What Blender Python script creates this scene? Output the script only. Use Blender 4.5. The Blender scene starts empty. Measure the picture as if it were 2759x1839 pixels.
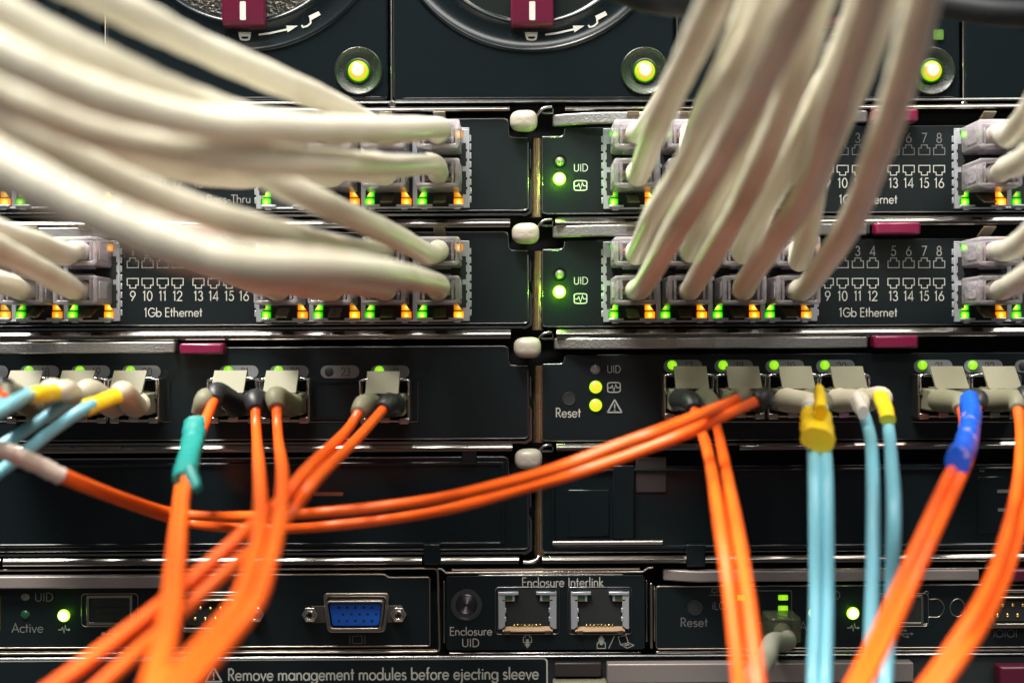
import bpy, bmesh, math, random
from mathutils import Vector, Matrix, noise

# ------------------------------------------------------------------ camera, light, exposure
S = 1e-4                       # one layout unit is a tenth of a millimetre
LENS = 45.0
CU, CV = 1379.5, 919.5
D = 2759 * LENS / 36.0         # camera distance from the panel plane, in layout units
ROLL = 0.005
sc = bpy.context.scene
C = sc.collection

cam_d = bpy.data.cameras.new('camera')
cam_d.lens = LENS
cam_d.sensor_width = 36.0
cam_d.clip_start = 0.01
cam_d.clip_end = 50
cam_d.dof.use_dof = True
cam_d.dof.focus_distance = (D - 15) * S
cam_d.dof.aperture_fstop = 8.6
cam = bpy.data.objects.new('camera', cam_d)
cam.location = (0, -D * S, 0)
cam.rotation_euler = (math.pi / 2, math.asin(ROLL), 0)
C.objects.link(cam)
sc.camera = cam

world = bpy.data.worlds.new('World')
sc.world = world
world.use_nodes = True
wb = world.node_tree.nodes['Background']
wb.inputs[0].default_value = (0.96, 0.97, 1.0, 1)
wb.inputs[1].default_value = 0.075


def area(name, loc, target, sx, sy, power, col):
    l = bpy.data.lights.new(name, 'AREA')
    l.shape = 'RECTANGLE'
    l.size, l.size_y = sx, sy
    l.energy = power
    l.color = col
    o = bpy.data.objects.new(name, l)
    o.location = loc
    o.rotation_euler = (Vector(target) - Vector(loc)).to_track_quat('-Z', 'Y').to_euler()
    C.objects.link(o)
    return o


area('ceiling_lamp', (-0.38, -0.36, 1.05), (-0.06, -0.08, 0), 0.95, 0.22, 56.0, (1.0, 0.955, 0.86))
area('ceiling_lamp_far', (0.52, -0.36, 1.05), (0.10, -0.08, 0), 0.75, 0.24, 10.0, (1.0, 0.93, 0.82))
area('front_fill', (0.25, -1.5, 1.15), (0, 0, 0), 1.2, 0.2, 15.0, (1.0, 0.97, 0.92))  # unseen fill light added behind the camera for glints and brighter fronts
area('floor_bounce', (-0.1, -0.7, -0.9), (0, 0, 0), 1.2, 0.6, 1.2, (1.0, 0.72, 0.5))

sc.view_settings.view_transform = 'Standard'
sc.view_settings.look = 'None'
sc.view_settings.exposure = 0
sc.view_settings.gamma = 1
sc.cycles.use_denoising = True
sc.cycles.max_bounces = 10
sc.cycles.transparent_max_bounces = 12
sc.cycles.caustics_refractive = False
sc.cycles.caustics_reflective = False
sc.cycles.sample_clamp_indirect = 4
rnd = random.Random(5)


# ------------------------------------------------------------------ coordinates
def T(u, v, p=0.0):
    """photo position (u, v) of a point p in front of the panel plane -> panel coordinates"""
    k = 1 - p / D
    a, b = (u - CU) * k, (v - CV) * k
    return (a - ROLL * b + CU, b + ROLL * a + CV, p)


def W(q):
    return Vector(((q[0] - CU) * S, -q[2] * S, (CV - q[1]) * S))


# ------------------------------------------------------------------ materials
def mat(name, col, rough=0.5, metal=0.0, spec=0.5, bump=None, trans=0.0, emit=None, coat=0.0, dirt=None, sss=0.0, aniso=0.0):
    m = bpy.data.materials.new(name)
    m.use_nodes = True
    nt = m.node_tree
    b = nt.nodes['Principled BSDF']
    b.inputs['Base Color'].default_value = (*col, 1)
    b.inputs['Roughness'].default_value = rough
    b.inputs['Metallic'].default_value = metal
    b.inputs['Specular IOR Level'].default_value = spec
    b.inputs['Transmission Weight'].default_value = trans
    b.inputs['Coat Weight'].default_value = coat
    if sss:
        b.inputs['Subsurface Weight'].default_value = sss
        b.inputs['Subsurface Radius'].default_value = (1, 0.8, 0.6)
        b.inputs['Subsurface Scale'].default_value = 0.0015
    if emit:
        b.inputs['Emission Color'].default_value = (*emit[0], 1)
        b.inputs['Emission Strength'].default_value = emit[1]
    tc = nt.nodes.new('ShaderNodeTexCoord')
    if bump:
        scale, dist, strength = bump[:3]
        n = nt.nodes.new('ShaderNodeTexNoise')
        n.inputs['Scale'].default_value = scale
        n.inputs['Detail'].default_value = bump[3] if len(bump) > 3 else 2
        nt.links.new(tc.outputs['Object'], n.inputs['Vector'])
        bp = nt.nodes.new('ShaderNodeBump')
        bp.inputs['Strength'].default_value = strength
        bp.inputs['Distance'].default_value = dist
        nt.links.new(n.outputs['Fac'], bp.inputs['Height'])
        nt.links.new(bp.outputs['Normal'], b.inputs['Normal'])
    if dirt:
        scale, lo, hi, dcol = dirt
        n = nt.nodes.new('ShaderNodeTexNoise')
        n.inputs['Scale'].default_value = scale
        n.inputs['Detail'].default_value = 3
        nt.links.new(tc.outputs['Object'], n.inputs['Vector'])
        r = nt.nodes.new('ShaderNodeMapRange')
        r.inputs['From Min'].default_value = lo
        r.inputs['From Max'].default_value = hi
        nt.links.new(n.outputs['Fac'], r.inputs['Value'])
        mx = nt.nodes.new('ShaderNodeMix')
        mx.data_type = 'RGBA'
        nt.links.new(r.outputs['Result'], mx.inputs['Factor'])
        mx.inputs['A'].default_value = (*col, 1)
        mx.inputs['B'].default_value = (*dcol, 1)
        nt.links.new(mx.outputs['Result'], b.inputs['Base Color'])
    return m


def led_mat(name, stops, strength):
    """a lamp whose hot core fades to its rim colour; the gradient sits in the lamp's own space"""
    m = bpy.data.materials.new(name)
    m.use_nodes = True
    nt = m.node_tree
    b = nt.nodes['Principled BSDF']
    b.inputs['Base Color'].default_value = (0.05, 0.1, 0.03, 1)
    b.inputs['Roughness'].default_value = 0.25
    tc = nt.nodes.new('ShaderNodeTexCoord')
    ln = nt.nodes.new('ShaderNodeVectorMath')
    ln.operation = 'LENGTH'
    mp = nt.nodes.new('ShaderNodeMapping')
    mp.inputs['Scale'].default_value = (1 / S, 0, 1 / S)
    nt.links.new(tc.outputs['Object'], mp.inputs['Vector'])
    nt.links.new(mp.outputs['Vector'], ln.inputs[0])
    rg = nt.nodes.new('ShaderNodeMapRange')
    rg.inputs['From Max'].default_value = stops[0]
    nt.links.new(ln.outputs['Value'], rg.inputs['Value'])
    cr = nt.nodes.new('ShaderNodeValToRGB')
    el = cr.color_ramp.elements
    el[0].position, el[0].color = stops[1][0], (*stops[1][1], 1)
    el[1].position, el[1].color = stops[-1][0], (*stops[-1][1], 1)
    for p, c in stops[2:-1]:
        e = el.new(p)
        e.color = (*c, 1)
    nt.links.new(rg.outputs['Result'], cr.inputs['Fac'])
    nt.links.new(cr.outputs['Color'], b.inputs['Emission Color'])
    b.inputs['Emission Strength'].default_value = strength
    return m


M = {}
M['black'] = mat('black_plastic', (0.0050, 0.0092, 0.0112), 0.36, spec=0.30, bump=(9000, 2e-5, 0.25), dirt=(2600, 0.70, 0.80, (0.05, 0.055, 0.06)))
M['gloss'] = mat('glossy_black', (0.0046, 0.0082, 0.0102), 0.18, spec=0.35, dirt=(2100, 0.71, 0.8, (0.06, 0.06, 0.06)))
M['matte'] = mat('matte_black', (0.009, 0.0140, 0.0165), 0.6)
M['deep'] = mat('dark_gap', (0.007, 0.0105, 0.0115), 0.8)
M['rail'] = mat('polished_rail', (0.25, 0.237, 0.22), 0.17, 1.0, bump=(500, 8e-5, 0.10))
M['trim'] = mat('steel_edge', (0.23, 0.24, 0.25), 0.24, 1.0)
M['steel'] = mat('bright_steel', (0.66, 0.63, 0.58), 0.2, 1.0, bump=(1500, 3e-5, 0.2))
M['nickel'] = mat('nickel_shield', (0.50, 0.53, 0.58), 0.3, 0.55, bump=(1200, 4e-5, 0.25))
M['bail'] = mat('bail_wire', (0.6, 0.6, 0.66), 0.12, 1.0)
M['cage'] = mat('transceiver_steel', (0.42, 0.38, 0.33), 0.28, 1.0, bump=(1800, 3e-5, 0.3))
M['gold'] = mat('gold_contact', (0.85, 0.60, 0.18), 0.25, 1.0)
M['lever'] = mat('sandblasted_lever', (0.30, 0.30, 0.30), 0.42, 0.9, bump=(1900, 1.6e-4, 1.0, 2))
M['lever_dim'] = mat('smooth_grey_lever', (0.22, 0.195, 0.19), 0.42, 0.3, bump=(1800, 6e-5, 0.6, 1))
M['magenta'] = mat('magenta_plastic', (0.145, 0.006, 0.038), 0.3, coat=0.3)
M['latch_red'] = mat('dark_magenta_latch', (0.115, 0.007, 0.034), 0.32)
M['flange'] = mat('dull_flange', (0.10, 0.095, 0.09), 0.4, 0.6)
M['knob'] = mat('ivory_knob', (0.37, 0.34, 0.29), 0.32, bump=(700, 8e-5, 0.15))
M['bronze'] = mat('woven_bronze', (0.40, 0.29, 0.17), 0.36, 1.0)
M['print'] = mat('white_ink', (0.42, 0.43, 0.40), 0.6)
M['print_mid'] = mat('grey_or_dimmed_ink', (0.26, 0.27, 0.26), 0.6)  # grey print; also white legends with their fading by reflections painted in
M['print_dim'] = mat('faint_or_dimmed_ink', (0.12, 0.125, 0.125), 0.6)
M['blue_ink'] = mat('blue_grey_ink', (0.05, 0.07, 0.12), 0.6)
M['pill'] = mat('grey_pill_ink', (0.17, 0.18, 0.19), 0.5)
M['pill_text'] = mat('dark_ink', (0.02, 0.022, 0.024), 0.6)
M['jacket'] = mat('cream_jacket', (0.66, 0.635, 0.535), 0.36, spec=0.5, bump=(160, 4e-4, 0.16), dirt=(38, 0.48, 0.78, (0.47, 0.43, 0.33)))
M['orange'] = mat('orange_jacket', (0.92, 0.125, 0.008), 0.38, bump=(260, 2e-4, 0.14), dirt=(55, 0.5, 0.8, (0.68, 0.075, 0.006)))
M['cyan'] = mat('aqua_jacket', (0.20, 0.53, 0.66), 0.36, bump=(220, 2e-4, 0.10))
M['grey_jacket'] = mat('grey_jacket', (0.30, 0.30, 0.25), 0.45)
M['black_jacket'] = mat('black_cord', (0.005, 0.006, 0.009), 0.6, spec=0.2)
M['cream'] = mat('cream_plastic', (0.17, 0.165, 0.112), 0.5, spec=0.25)
M['cream_light'] = mat('pale_boot', (0.56, 0.51, 0.40), 0.4, sss=0.08)
M['dark_boot'] = mat('black_boot', (0.013, 0.014, 0.018), 0.45)
M['yellow'] = mat('yellow_tape', (0.86, 0.60, 0.014), 0.4, bump=(300, 2e-4, 0.4))
M['teal'] = mat('teal_tape', (0.004, 0.20, 0.185), 0.45, bump=(300, 3e-4, 0.5))
M['blue'] = mat('blue_tape', (0.006, 0.085, 0.55), 0.34, bump=(300, 3e-4, 0.5), dirt=(170, 0.64, 0.72, (0.45, 0.32, 0.62)))
M['sleeve'] = mat('white_sleeve', (0.74, 0.66, 0.60), 0.4)
M['vga'] = mat('blue_socket', (0.004, 0.085, 0.48), 0.4)
M['dull_led'] = mat('unlit_lens', (0.16, 0.18, 0.10), 0.15, coat=0.5)
M['grey_led'] = mat('unlit_grey_lens', (0.11, 0.11, 0.11), 0.25)
M['green_led_off'] = mat('unlit_green_lens', (0.01, 0.06, 0.025), 0.3)
M['collar'] = mat('green_tinted_collar', (0.008, 0.03, 0.004), 0.3)
M['smoky'] = mat('smoky_clip', (0.34, 0.28, 0.17), 0.15, trans=0.6)
M['slit_sheen'] = mat('orange_reflection_slit', (0.18, 0.05, 0.03), 0.4)  # orange reflection in the slit, put into its colour
M['brown'] = mat('brown_block_and_reflection', (0.026, 0.020, 0.020), 0.45)  # latch block, and a reflection painted as a box on the filler panel
M['mesh'] = mat('steel_mesh', (0.10, 0.095, 0.085), 0.3, 1.0, bump=(900, 4e-4, 1.0, 3))
M['mesh_shaded'] = mat('shaded_mesh', (0.005, 0.008, 0.008), 0.7, spec=0.1)  # same fan mesh, its lack of light put into the colour
M['rough_dish'] = mat('grained_dish', (0.012, 0.016, 0.014), 0.22, bump=(2600, 1.2e-4, 1.0, 2))

# clear plug plastic: see-through walls with glints and a little milkiness
def clear_mat(name, tint, milk, milk_col):
    m = bpy.data.materials.new(name)
    m.use_nodes = True
    nt = m.node_tree
    nt.nodes.remove(nt.nodes['Principled BSDF'])
    N = nt.nodes.new
    tc, nz, bp = N('ShaderNodeTexCoord'), N('ShaderNodeTexNoise'), N('ShaderNodeBump')
    nz.inputs['Scale'].default_value = 480
    nz.inputs['Detail'].default_value = 2
    bp.inputs['Strength'].default_value = 0.9
    bp.inputs['Distance'].default_value = 8e-4
    nt.links.new(tc.outputs['Object'], nz.inputs['Vector'])
    nt.links.new(nz.outputs['Fac'], bp.inputs['Height'])
    tr, gl, fr = N('ShaderNodeBsdfTransparent'), N('ShaderNodeBsdfGlossy'), N('ShaderNodeFresnel')
    tr.inputs['Color'].default_value = (*tint, 1)
    gl.inputs['Roughness'].default_value = 0.12
    fr.inputs['IOR'].default_value = 1.55
    nt.links.new(bp.outputs['Normal'], gl.inputs['Normal'])
    nt.links.new(bp.outputs['Normal'], fr.inputs['Normal'])
    a, b, c = N('ShaderNodeMixShader'), N('ShaderNodeMixShader'), N('ShaderNodeMixShader')
    nt.links.new(fr.outputs[0], a.inputs[0])
    nt.links.new(tr.outputs[0], a.inputs[1])
    nt.links.new(gl.outputs[0], a.inputs[2])
    ts, df = N('ShaderNodeBsdfTranslucent'), N('ShaderNodeBsdfDiffuse')
    ts.inputs['Color'].default_value = (*milk_col, 1)
    df.inputs['Color'].default_value = (*milk_col, 1)
    nt.links.new(bp.outputs['Normal'], df.inputs['Normal'])
    nt.links.new(ts.outputs[0], b.inputs[1])
    nt.links.new(df.outputs[0], b.inputs[2])
    c.inputs[0].default_value = milk
    nt.links.new(a.outputs[0], c.inputs[1])
    nt.links.new(b.outputs[0], c.inputs[2])
    nt.links.new(c.outputs[0], nt.nodes['Material Output'].inputs['Surface'])
    return m


M['clear'] = clear_mat('clear_plug', (0.97, 0.94, 1.0), 0.28, (1.0, 0.96, 1.0))
M['smoke'] = clear_mat('smoky_plug', (0.62, 0.66, 0.52), 0.2, (0.40, 0.45, 0.30))
for nme, c in (('wire_orange', (0.8, 0.25, 0.03)), ('wire_green', (0.05, 0.4, 0.08)), ('wire_blue', (0.06, 0.16, 0.6)), ('wire_brown', (0.24, 0.11, 0.05))):
    M[nme] = mat(nme, c, 0.4)

# woven gasket: fine diagonal weave
nt = M['bronze'].node_tree
tc = nt.nodes.new('ShaderNodeTexCoord')
mp = nt.nodes.new('ShaderNodeMapping')
mp.inputs['Rotation'].default_value = (0, math.radians(45), 0)
ck = nt.nodes.new('ShaderNodeTexChecker')
ck.inputs['Scale'].default_value = 2600
ck.inputs['Color1'].default_value = (1, 1, 1, 1)
ck.inputs['Color2'].default_value = (0, 0, 0, 1)
bp = nt.nodes.new('ShaderNodeBump')
bp.inputs['Strength'].default_value = 0.8
bp.inputs['Distance'].default_value = 1.5e-4
nt.links.new(tc.outputs['Object'], mp.inputs['Vector'])
nt.links.new(mp.outputs['Vector'], ck.inputs['Vector'])
nt.links.new(ck.outputs['Fac'], bp.inputs['Height'])
nt.links.new(bp.outputs['Normal'], nt.nodes['Principled BSDF'].inputs['Normal'])
mx = nt.nodes.new('ShaderNodeMix')
mx.data_type = 'RGBA'
mx.inputs['A'].default_value = (0.50, 0.37, 0.22, 1)
mx.inputs['B'].default_value = (0.22, 0.15, 0.085, 1)
nt.links.new(ck.outputs['Fac'], mx.inputs['Factor'])
nt.links.new(mx.outputs['Result'], nt.nodes['Principled BSDF'].inputs['Base Color'])

GRN, YEL, WHT, ORG = (0.10, 0.85, 0.0), (1.0, 0.75, 0.02), (1.0, 0.93, 0.72), (1.0, 0.36, 0.0)
M['led_fan'] = led_mat('fan_lamp', [30, (0.0, WHT), (0.46, WHT), (0.60, (1.0, 0.50, 0.03)), (0.76, (0.98, 0.52, 0.0)), (0.85, (0.35, 0.8, 0.0)), (1.0, (0.06, 0.5, 0.0))], 1.1)
M['led_green'] = led_mat('green_lamp', [19, (0.0, WHT), (0.62, (0.98, 0.98, 0.66)), (0.8, (0.75, 0.95, 0.05)), (1.0, (0.12, 0.9, 0.0))], 1.7)
M['led_amber'] = led_mat('yellow_lamp', [18, (0.0, (1.0, 0.72, 0.05)), (0.55, (1.0, 0.66, 0.02)), (0.8, (0.75, 0.85, 0.01)), (1.0, (0.2, 0.75, 0.0))], 1.1)
M['led_lime'] = led_mat('lime_lamp', [16, (0.0, (0.55, 0.95, 0.03)), (0.5, (0.38, 0.9, 0.01)), (1.0, (0.12, 0.7, 0.0))], 0.9)
M['port_green'] = led_mat('green_port_lamp', [17, (0.0, (1.0, 0.95, 0.35)), (0.18, (0.85, 0.95, 0.06)), (0.42, (0.10, 0.80, 0.005)), (0.72, (0.01, 0.32, 0.0)), (1.0, (0.0, 0.14, 0.0))], 1.5)
M['port_orange'] = led_mat('orange_port_lamp', [17, (0.0, (1.0, 0.92, 0.40)), (0.22, (1.0, 0.60, 0.04)), (0.5, (1.0, 0.27, 0.0)), (1.0, (0.45, 0.085, 0.0))], 1.4)
M['glow_dim'] = led_mat('dim_lime_glow', [16, (0.0, (0.3, 0.5, 0.01)), (0.5, (0.2, 0.45, 0.01)), (1.0, (0.05, 0.2, 0.0))], 0.35)
M['maroon'] = mat('maroon_plastic', (0.07, 0.006, 0.022), 0.35)
M['sill'] = mat('bronze_sill', (0.15, 0.10, 0.06), 0.35, 0.8)
for nme, base in (('port_green', [17, (0.0, (1.0, 0.95, 0.35)), (0.18, (0.85, 0.95, 0.06)), (0.42, (0.10, 0.80, 0.005)), (0.72, (0.01, 0.32, 0.0)), (1.0, (0.0, 0.14, 0.0))]),
                  ('port_orange', [17, (0.0, (1.0, 0.92, 0.40)), (0.22, (1.0, 0.60, 0.04)), (0.5, (1.0, 0.27, 0.0)), (1.0, (0.45, 0.085, 0.0))])):
    for k_, st_ in enumerate((0.8, 1.4, 1.9, 2.5)):
        M[nme + str(k_)] = led_mat(nme + '_level', base, st_)
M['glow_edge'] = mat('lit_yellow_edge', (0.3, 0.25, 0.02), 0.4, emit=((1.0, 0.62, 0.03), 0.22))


# ------------------------------------------------------------------ mesh building
def catmull(pts, n=8):
    """pts: tuples of any length; smooth path through them"""
    P = [Vector(p) for p in pts]
    if len(P) < 3:
        return P
    P = [P[0] * 2 - P[1]] + P + [P[-1] * 2 - P[-2]]
    out = []
    for i in range(1, len(P) - 2):
        p0, p1, p2, p3 = P[i - 1:i + 3]
        # centripetal-ish: plain uniform with gentle tension
        for j in range(n):
            t = j / n
            a = p1 * 2
            b = (p2 - p0) * t
            c = (p0 * 2 - p1 * 5 + p2 * 4 - p3) * t * t
            d = (p1 * 3 - p0 - p2 * 3 + p3) * t ** 3
            out.append((a + b + c + d) * 0.5)
    out.append(P[-2])
    return out


class MB:
    """collects shapes in panel coordinates (x right, y down, z towards the viewer) for ONE mesh object"""

    def __init__(self, origin):
        self.o = Vector(origin)
        self.v, self.f = [], []
        self.zs = 0

    def add(self, vs, fs):
        k = len(self.v)
        self.v += [tuple(x) for x in vs]
        self.f += [tuple(i + k for i in f) for f in fs]
        return self

    def box(self, x0, y0, z0, x1, y1, z1):
        vs = [(x, y, z) for z in (z0, z1) for y in (y0, y1) for x in (x0, x1)]
        return self.add(vs, [(0, 1, 3, 2), (4, 6, 7, 5), (0, 4, 5, 1), (2, 3, 7, 6), (0, 2, 6, 4), (1, 5, 7, 3)])

    def prism(self, poly, z0, z1):
        n = len(poly)
        vs = [(x, y, z0) for x, y in poly] + [(x, y, z1) for x, y in poly]
        fs = [tuple(range(n)), tuple(range(2 * n - 1, n - 1, -1))] + [(i, (i + 1) % n, n + (i + 1) % n, n + i) for i in range(n)]
        return self.add(vs, fs)

    def plan(self, poly, y0, y1):
        """polygon in (x, z) extruded along y"""
        n = len(poly)
        vs = [(x, y0, z) for x, z in poly] + [(x, y1, z) for x, z in poly]
        fs = [tuple(range(n)), tuple(range(2 * n - 1, n - 1, -1))] + [(i, (i + 1) % n, n + (i + 1) % n, n + i) for i in range(n)]
        return self.add(vs, fs)

    def side(self, poly, x0, x1):
        """polygon in (y, z) extruded along x"""
        n = len(poly)
        vs = [(x0, y, z) for y, z in poly] + [(x1, y, z) for y, z in poly]
        fs = [tuple(range(n)), tuple(range(2 * n - 1, n - 1, -1))] + [(i, (i + 1) % n, n + (i + 1) % n, n + i) for i in range(n)]
        return self.add(vs, fs)

    def frame(self, outer, inner, z0, z1):
        n = len(outer)
        vs = [(x, y, z) for z in (z0, z1) for P in (outer, inner) for x, y in P]
        fs = []
        for i in range(n):
            j = (i + 1) % n
            fs += [(i, j, n + j, n + i), (2 * n + i, 3 * n + i, 3 * n + j, 2 * n + j), (i, 2 * n + i, 2 * n + j, j), (n + i, n + j, 3 * n + j, 3 * n + i)]
        return self.add(vs, fs)

    def lathe(self, prof, cx, cy, seg=40, cap0=True, cap1=True):
        vs, fs = [], []
        for r, z in prof:
            vs += [(cx + r * math.cos(2 * math.pi * i / seg), cy + r * math.sin(2 * math.pi * i / seg), z) for i in range(seg)]
        for k in range(len(prof) - 1):
            for i in range(seg):
                j = (i + 1) % seg
                fs.append((k * seg + i, k * seg + j, (k + 1) * seg + j, (k + 1) * seg + i))
        if cap0:
            fs.append(tuple(range(seg)))
        if cap1:
            fs.append(tuple(range((len(prof) - 1) * seg, len(prof) * seg)))
        return self.add(vs, fs)

    def tube(self, pts, rad, seg=10, closed=False, flat=1.0):
        P = [Vector(p) for p in pts]
        n = len(P)
        R = rad if isinstance(rad, (list, tuple)) else [rad] * n
        vs, fs = [], []
        ref = None
        for i in range(n):
            if closed:
                t = P[(i + 1) % n] - P[i - 1]
            else:
                t = P[min(i + 1, n - 1)] - P[max(i - 1, 0)]
            t.normalize()
            if ref is None:
                ref = Vector((0, 0, 1)) if abs(t.z) < 0.9 else Vector((1, 0, 0))
            ref = ref - t * ref.dot(t)
            ref.normalize()
            bn = t.cross(ref)
            for k in range(seg):
                a = 2 * math.pi * k / seg
                vs.append(P[i] + ref * (math.cos(a) * R[i] * flat) + bn * (math.sin(a) * R[i]))
        for i in range(n if closed else n - 1):
            i2 = (i + 1) % n
            for k in range(seg):
                k2 = (k + 1) % seg
                fs.append((i * seg + k, i * seg + k2, i2 * seg + k2, i2 * seg + k))
        if not closed:
            fs.append(tuple(range(seg)))
            fs.append(tuple(range((n - 1) * seg, n * seg)))
        return self.add(vs, fs)

    def line(self, pts, w, z, closed=False):
        """a printed stroke: one mitred ribbon lying on the panel"""
        P = [Vector((p[0], p[1])) for p in pts]
        z = z + 0.12 * (self.zs % 12)
        self.zs += 1
        n = len(P)
        L, R = [], []
        h = w / 2
        for i in range(n):
            if closed:
                a, b = P[i] - P[i - 1], P[(i + 1) % n] - P[i]
            else:
                a = P[i] - P[i - 1] if i else P[1] - P[0]
                b = P[i + 1] - P[i] if i < n - 1 else a
            a, b = a.normalized(), b.normalized()
            na, nb = Vector((-a.y, a.x)), Vector((-b.y, b.x))
            mm = na + nb
            if mm.length < 1e-3:
                mm = na
            mm.normalize()
            k = h / max(0.45, mm.dot(na))
            q = P[i]
            if not closed and i == 0:
                q = q - b * h * 0.3
            if not closed and i == n - 1:
                q = q + a * h * 0.3
            L.append(q + mm * k)
            R.append(q - mm * k)
        vs = [(p.x, p.y, z) for p in L] + [(p.x, p.y, z) for p in R]
        fs = [(i, (i + 1) % n, n + (i + 1) % n, n + i) for i in range(n if closed else n - 1)]
        return self.add(vs, fs)

    def flat(self, poly, z):
        z = z + 0.12 * (self.zs % 12)
        self.zs += 1
        return self.add([(x, y, z) for x, y in poly], [tuple(range(len(poly)))])

    def build(self, name, material, parent=None, bevel=0, smooth=35, seg=2):
        me = bpy.data.meshes.new(name)
        w0 = W(self.o)
        me.from_pydata([W(p) - w0 for p in self.v], [], self.f)
        bm = bmesh.new()
        bm.from_mesh(me)
        bmesh.ops.recalc_face_normals(bm, faces=bm.faces)
        # single sheets (print) must face the viewer
        for f in bm.faces:
            if all(e.is_boundary or True for e in f.edges) and False:
                pass
        bm.to_mesh(me)
        bm.free()
        me.materials.append(M[material] if isinstance(material, str) else material)
        if smooth:
            me.polygons.foreach_set('use_smooth', [True] * len(me.polygons))
            me.set_sharp_from_angle(angle=math.radians(smooth))
        o = bpy.data.objects.new(name, me)
        C.objects.link(o)
        if parent is not None:
            o.parent = parent
            o.location = w0 - ORIG[parent.name]
        else:
            o.location = w0
        ORIG[o.name] = w0
        if bevel:
            md = o.modifiers.new('bevel', 'BEVEL')
            md.width = bevel * S
            md.segments = seg
            md.limit_method = 'ANGLE'
            md.angle_limit = math.radians(40)
        return o


ORIG = {}


def thing(name, label, cat, at, group=None):
    o = bpy.data.objects.new(name, None)
    o.empty_display_size = 0.005
    C.objects.link(o)
    o.location = W(at)
    ORIG[o.name] = W(at)
    o['label'], o['category'] = label, cat
    if group:
        o['group'] = group
    return o


def rrect(x0, y0, x1, y1, r, n=5):
    pts = []
    for cx, cy, a0 in ((x1 - r, y0 + r, -90), (x1 - r, y1 - r, 0), (x0 + r, y1 - r, 90), (x0 + r, y0 + r, 180)):
        for i in range(n + 1):
            a = math.radians(a0 + 90 * i / n)
            pts.append((cx + r * math.cos(a), cy + r * math.sin(a)))
    return pts


def circ(cx, cy, rx, ry=None, n=24, a0=0, a1=360):
    ry = rx if ry is None else ry
    full = abs(a1 - a0) >= 360
    return [(cx + rx * math.cos(math.radians(a0 + (a1 - a0) * i / n)), cy + ry * math.sin(math.radians(a0 + (a1 - a0) * i / n))) for i in range(n if full else n + 1)]


def roundcorner(poly, r, closed=False, n=4):
    """round the corners of a polyline"""
    out = []
    m = len(poly)
    for i, p in enumerate(poly):
        if not closed and i in (0, m - 1):
            out.append(p)
            continue
        p = Vector(p)
        a, b = Vector(poly[i - 1]), Vector(poly[(i + 1) % m])
        da, db = (a - p), (b - p)
        k = min(r, da.length * 0.45, db.length * 0.45)
        s, e = p + da.normalized() * k, p + db.normalized() * k
        for j in range(n + 1):
            t = j / n
            out.append(tuple(s * (1 - t) ** 2 + p * 2 * t * (1 - t) + e * t * t))
    return out


# ------------------------------------------------------------------ stroke lettering (geometric sans)
def _a(cx, cy, rx, ry, a0, a1, n=12):
    return [(cx + rx * math.cos(math.radians(a0 + (a1 - a0) * i / n)), cy + ry * math.sin(math.radians(a0 + (a1 - a0) * i / n))) for i in range(n + 1)]


def _o(cx, cy, rx, ry, n=20):
    return ('c', [(cx + rx * math.cos(2 * math.pi * i / n), cy + ry * math.sin(2 * math.pi * i / n)) for i in range(n)])


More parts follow.
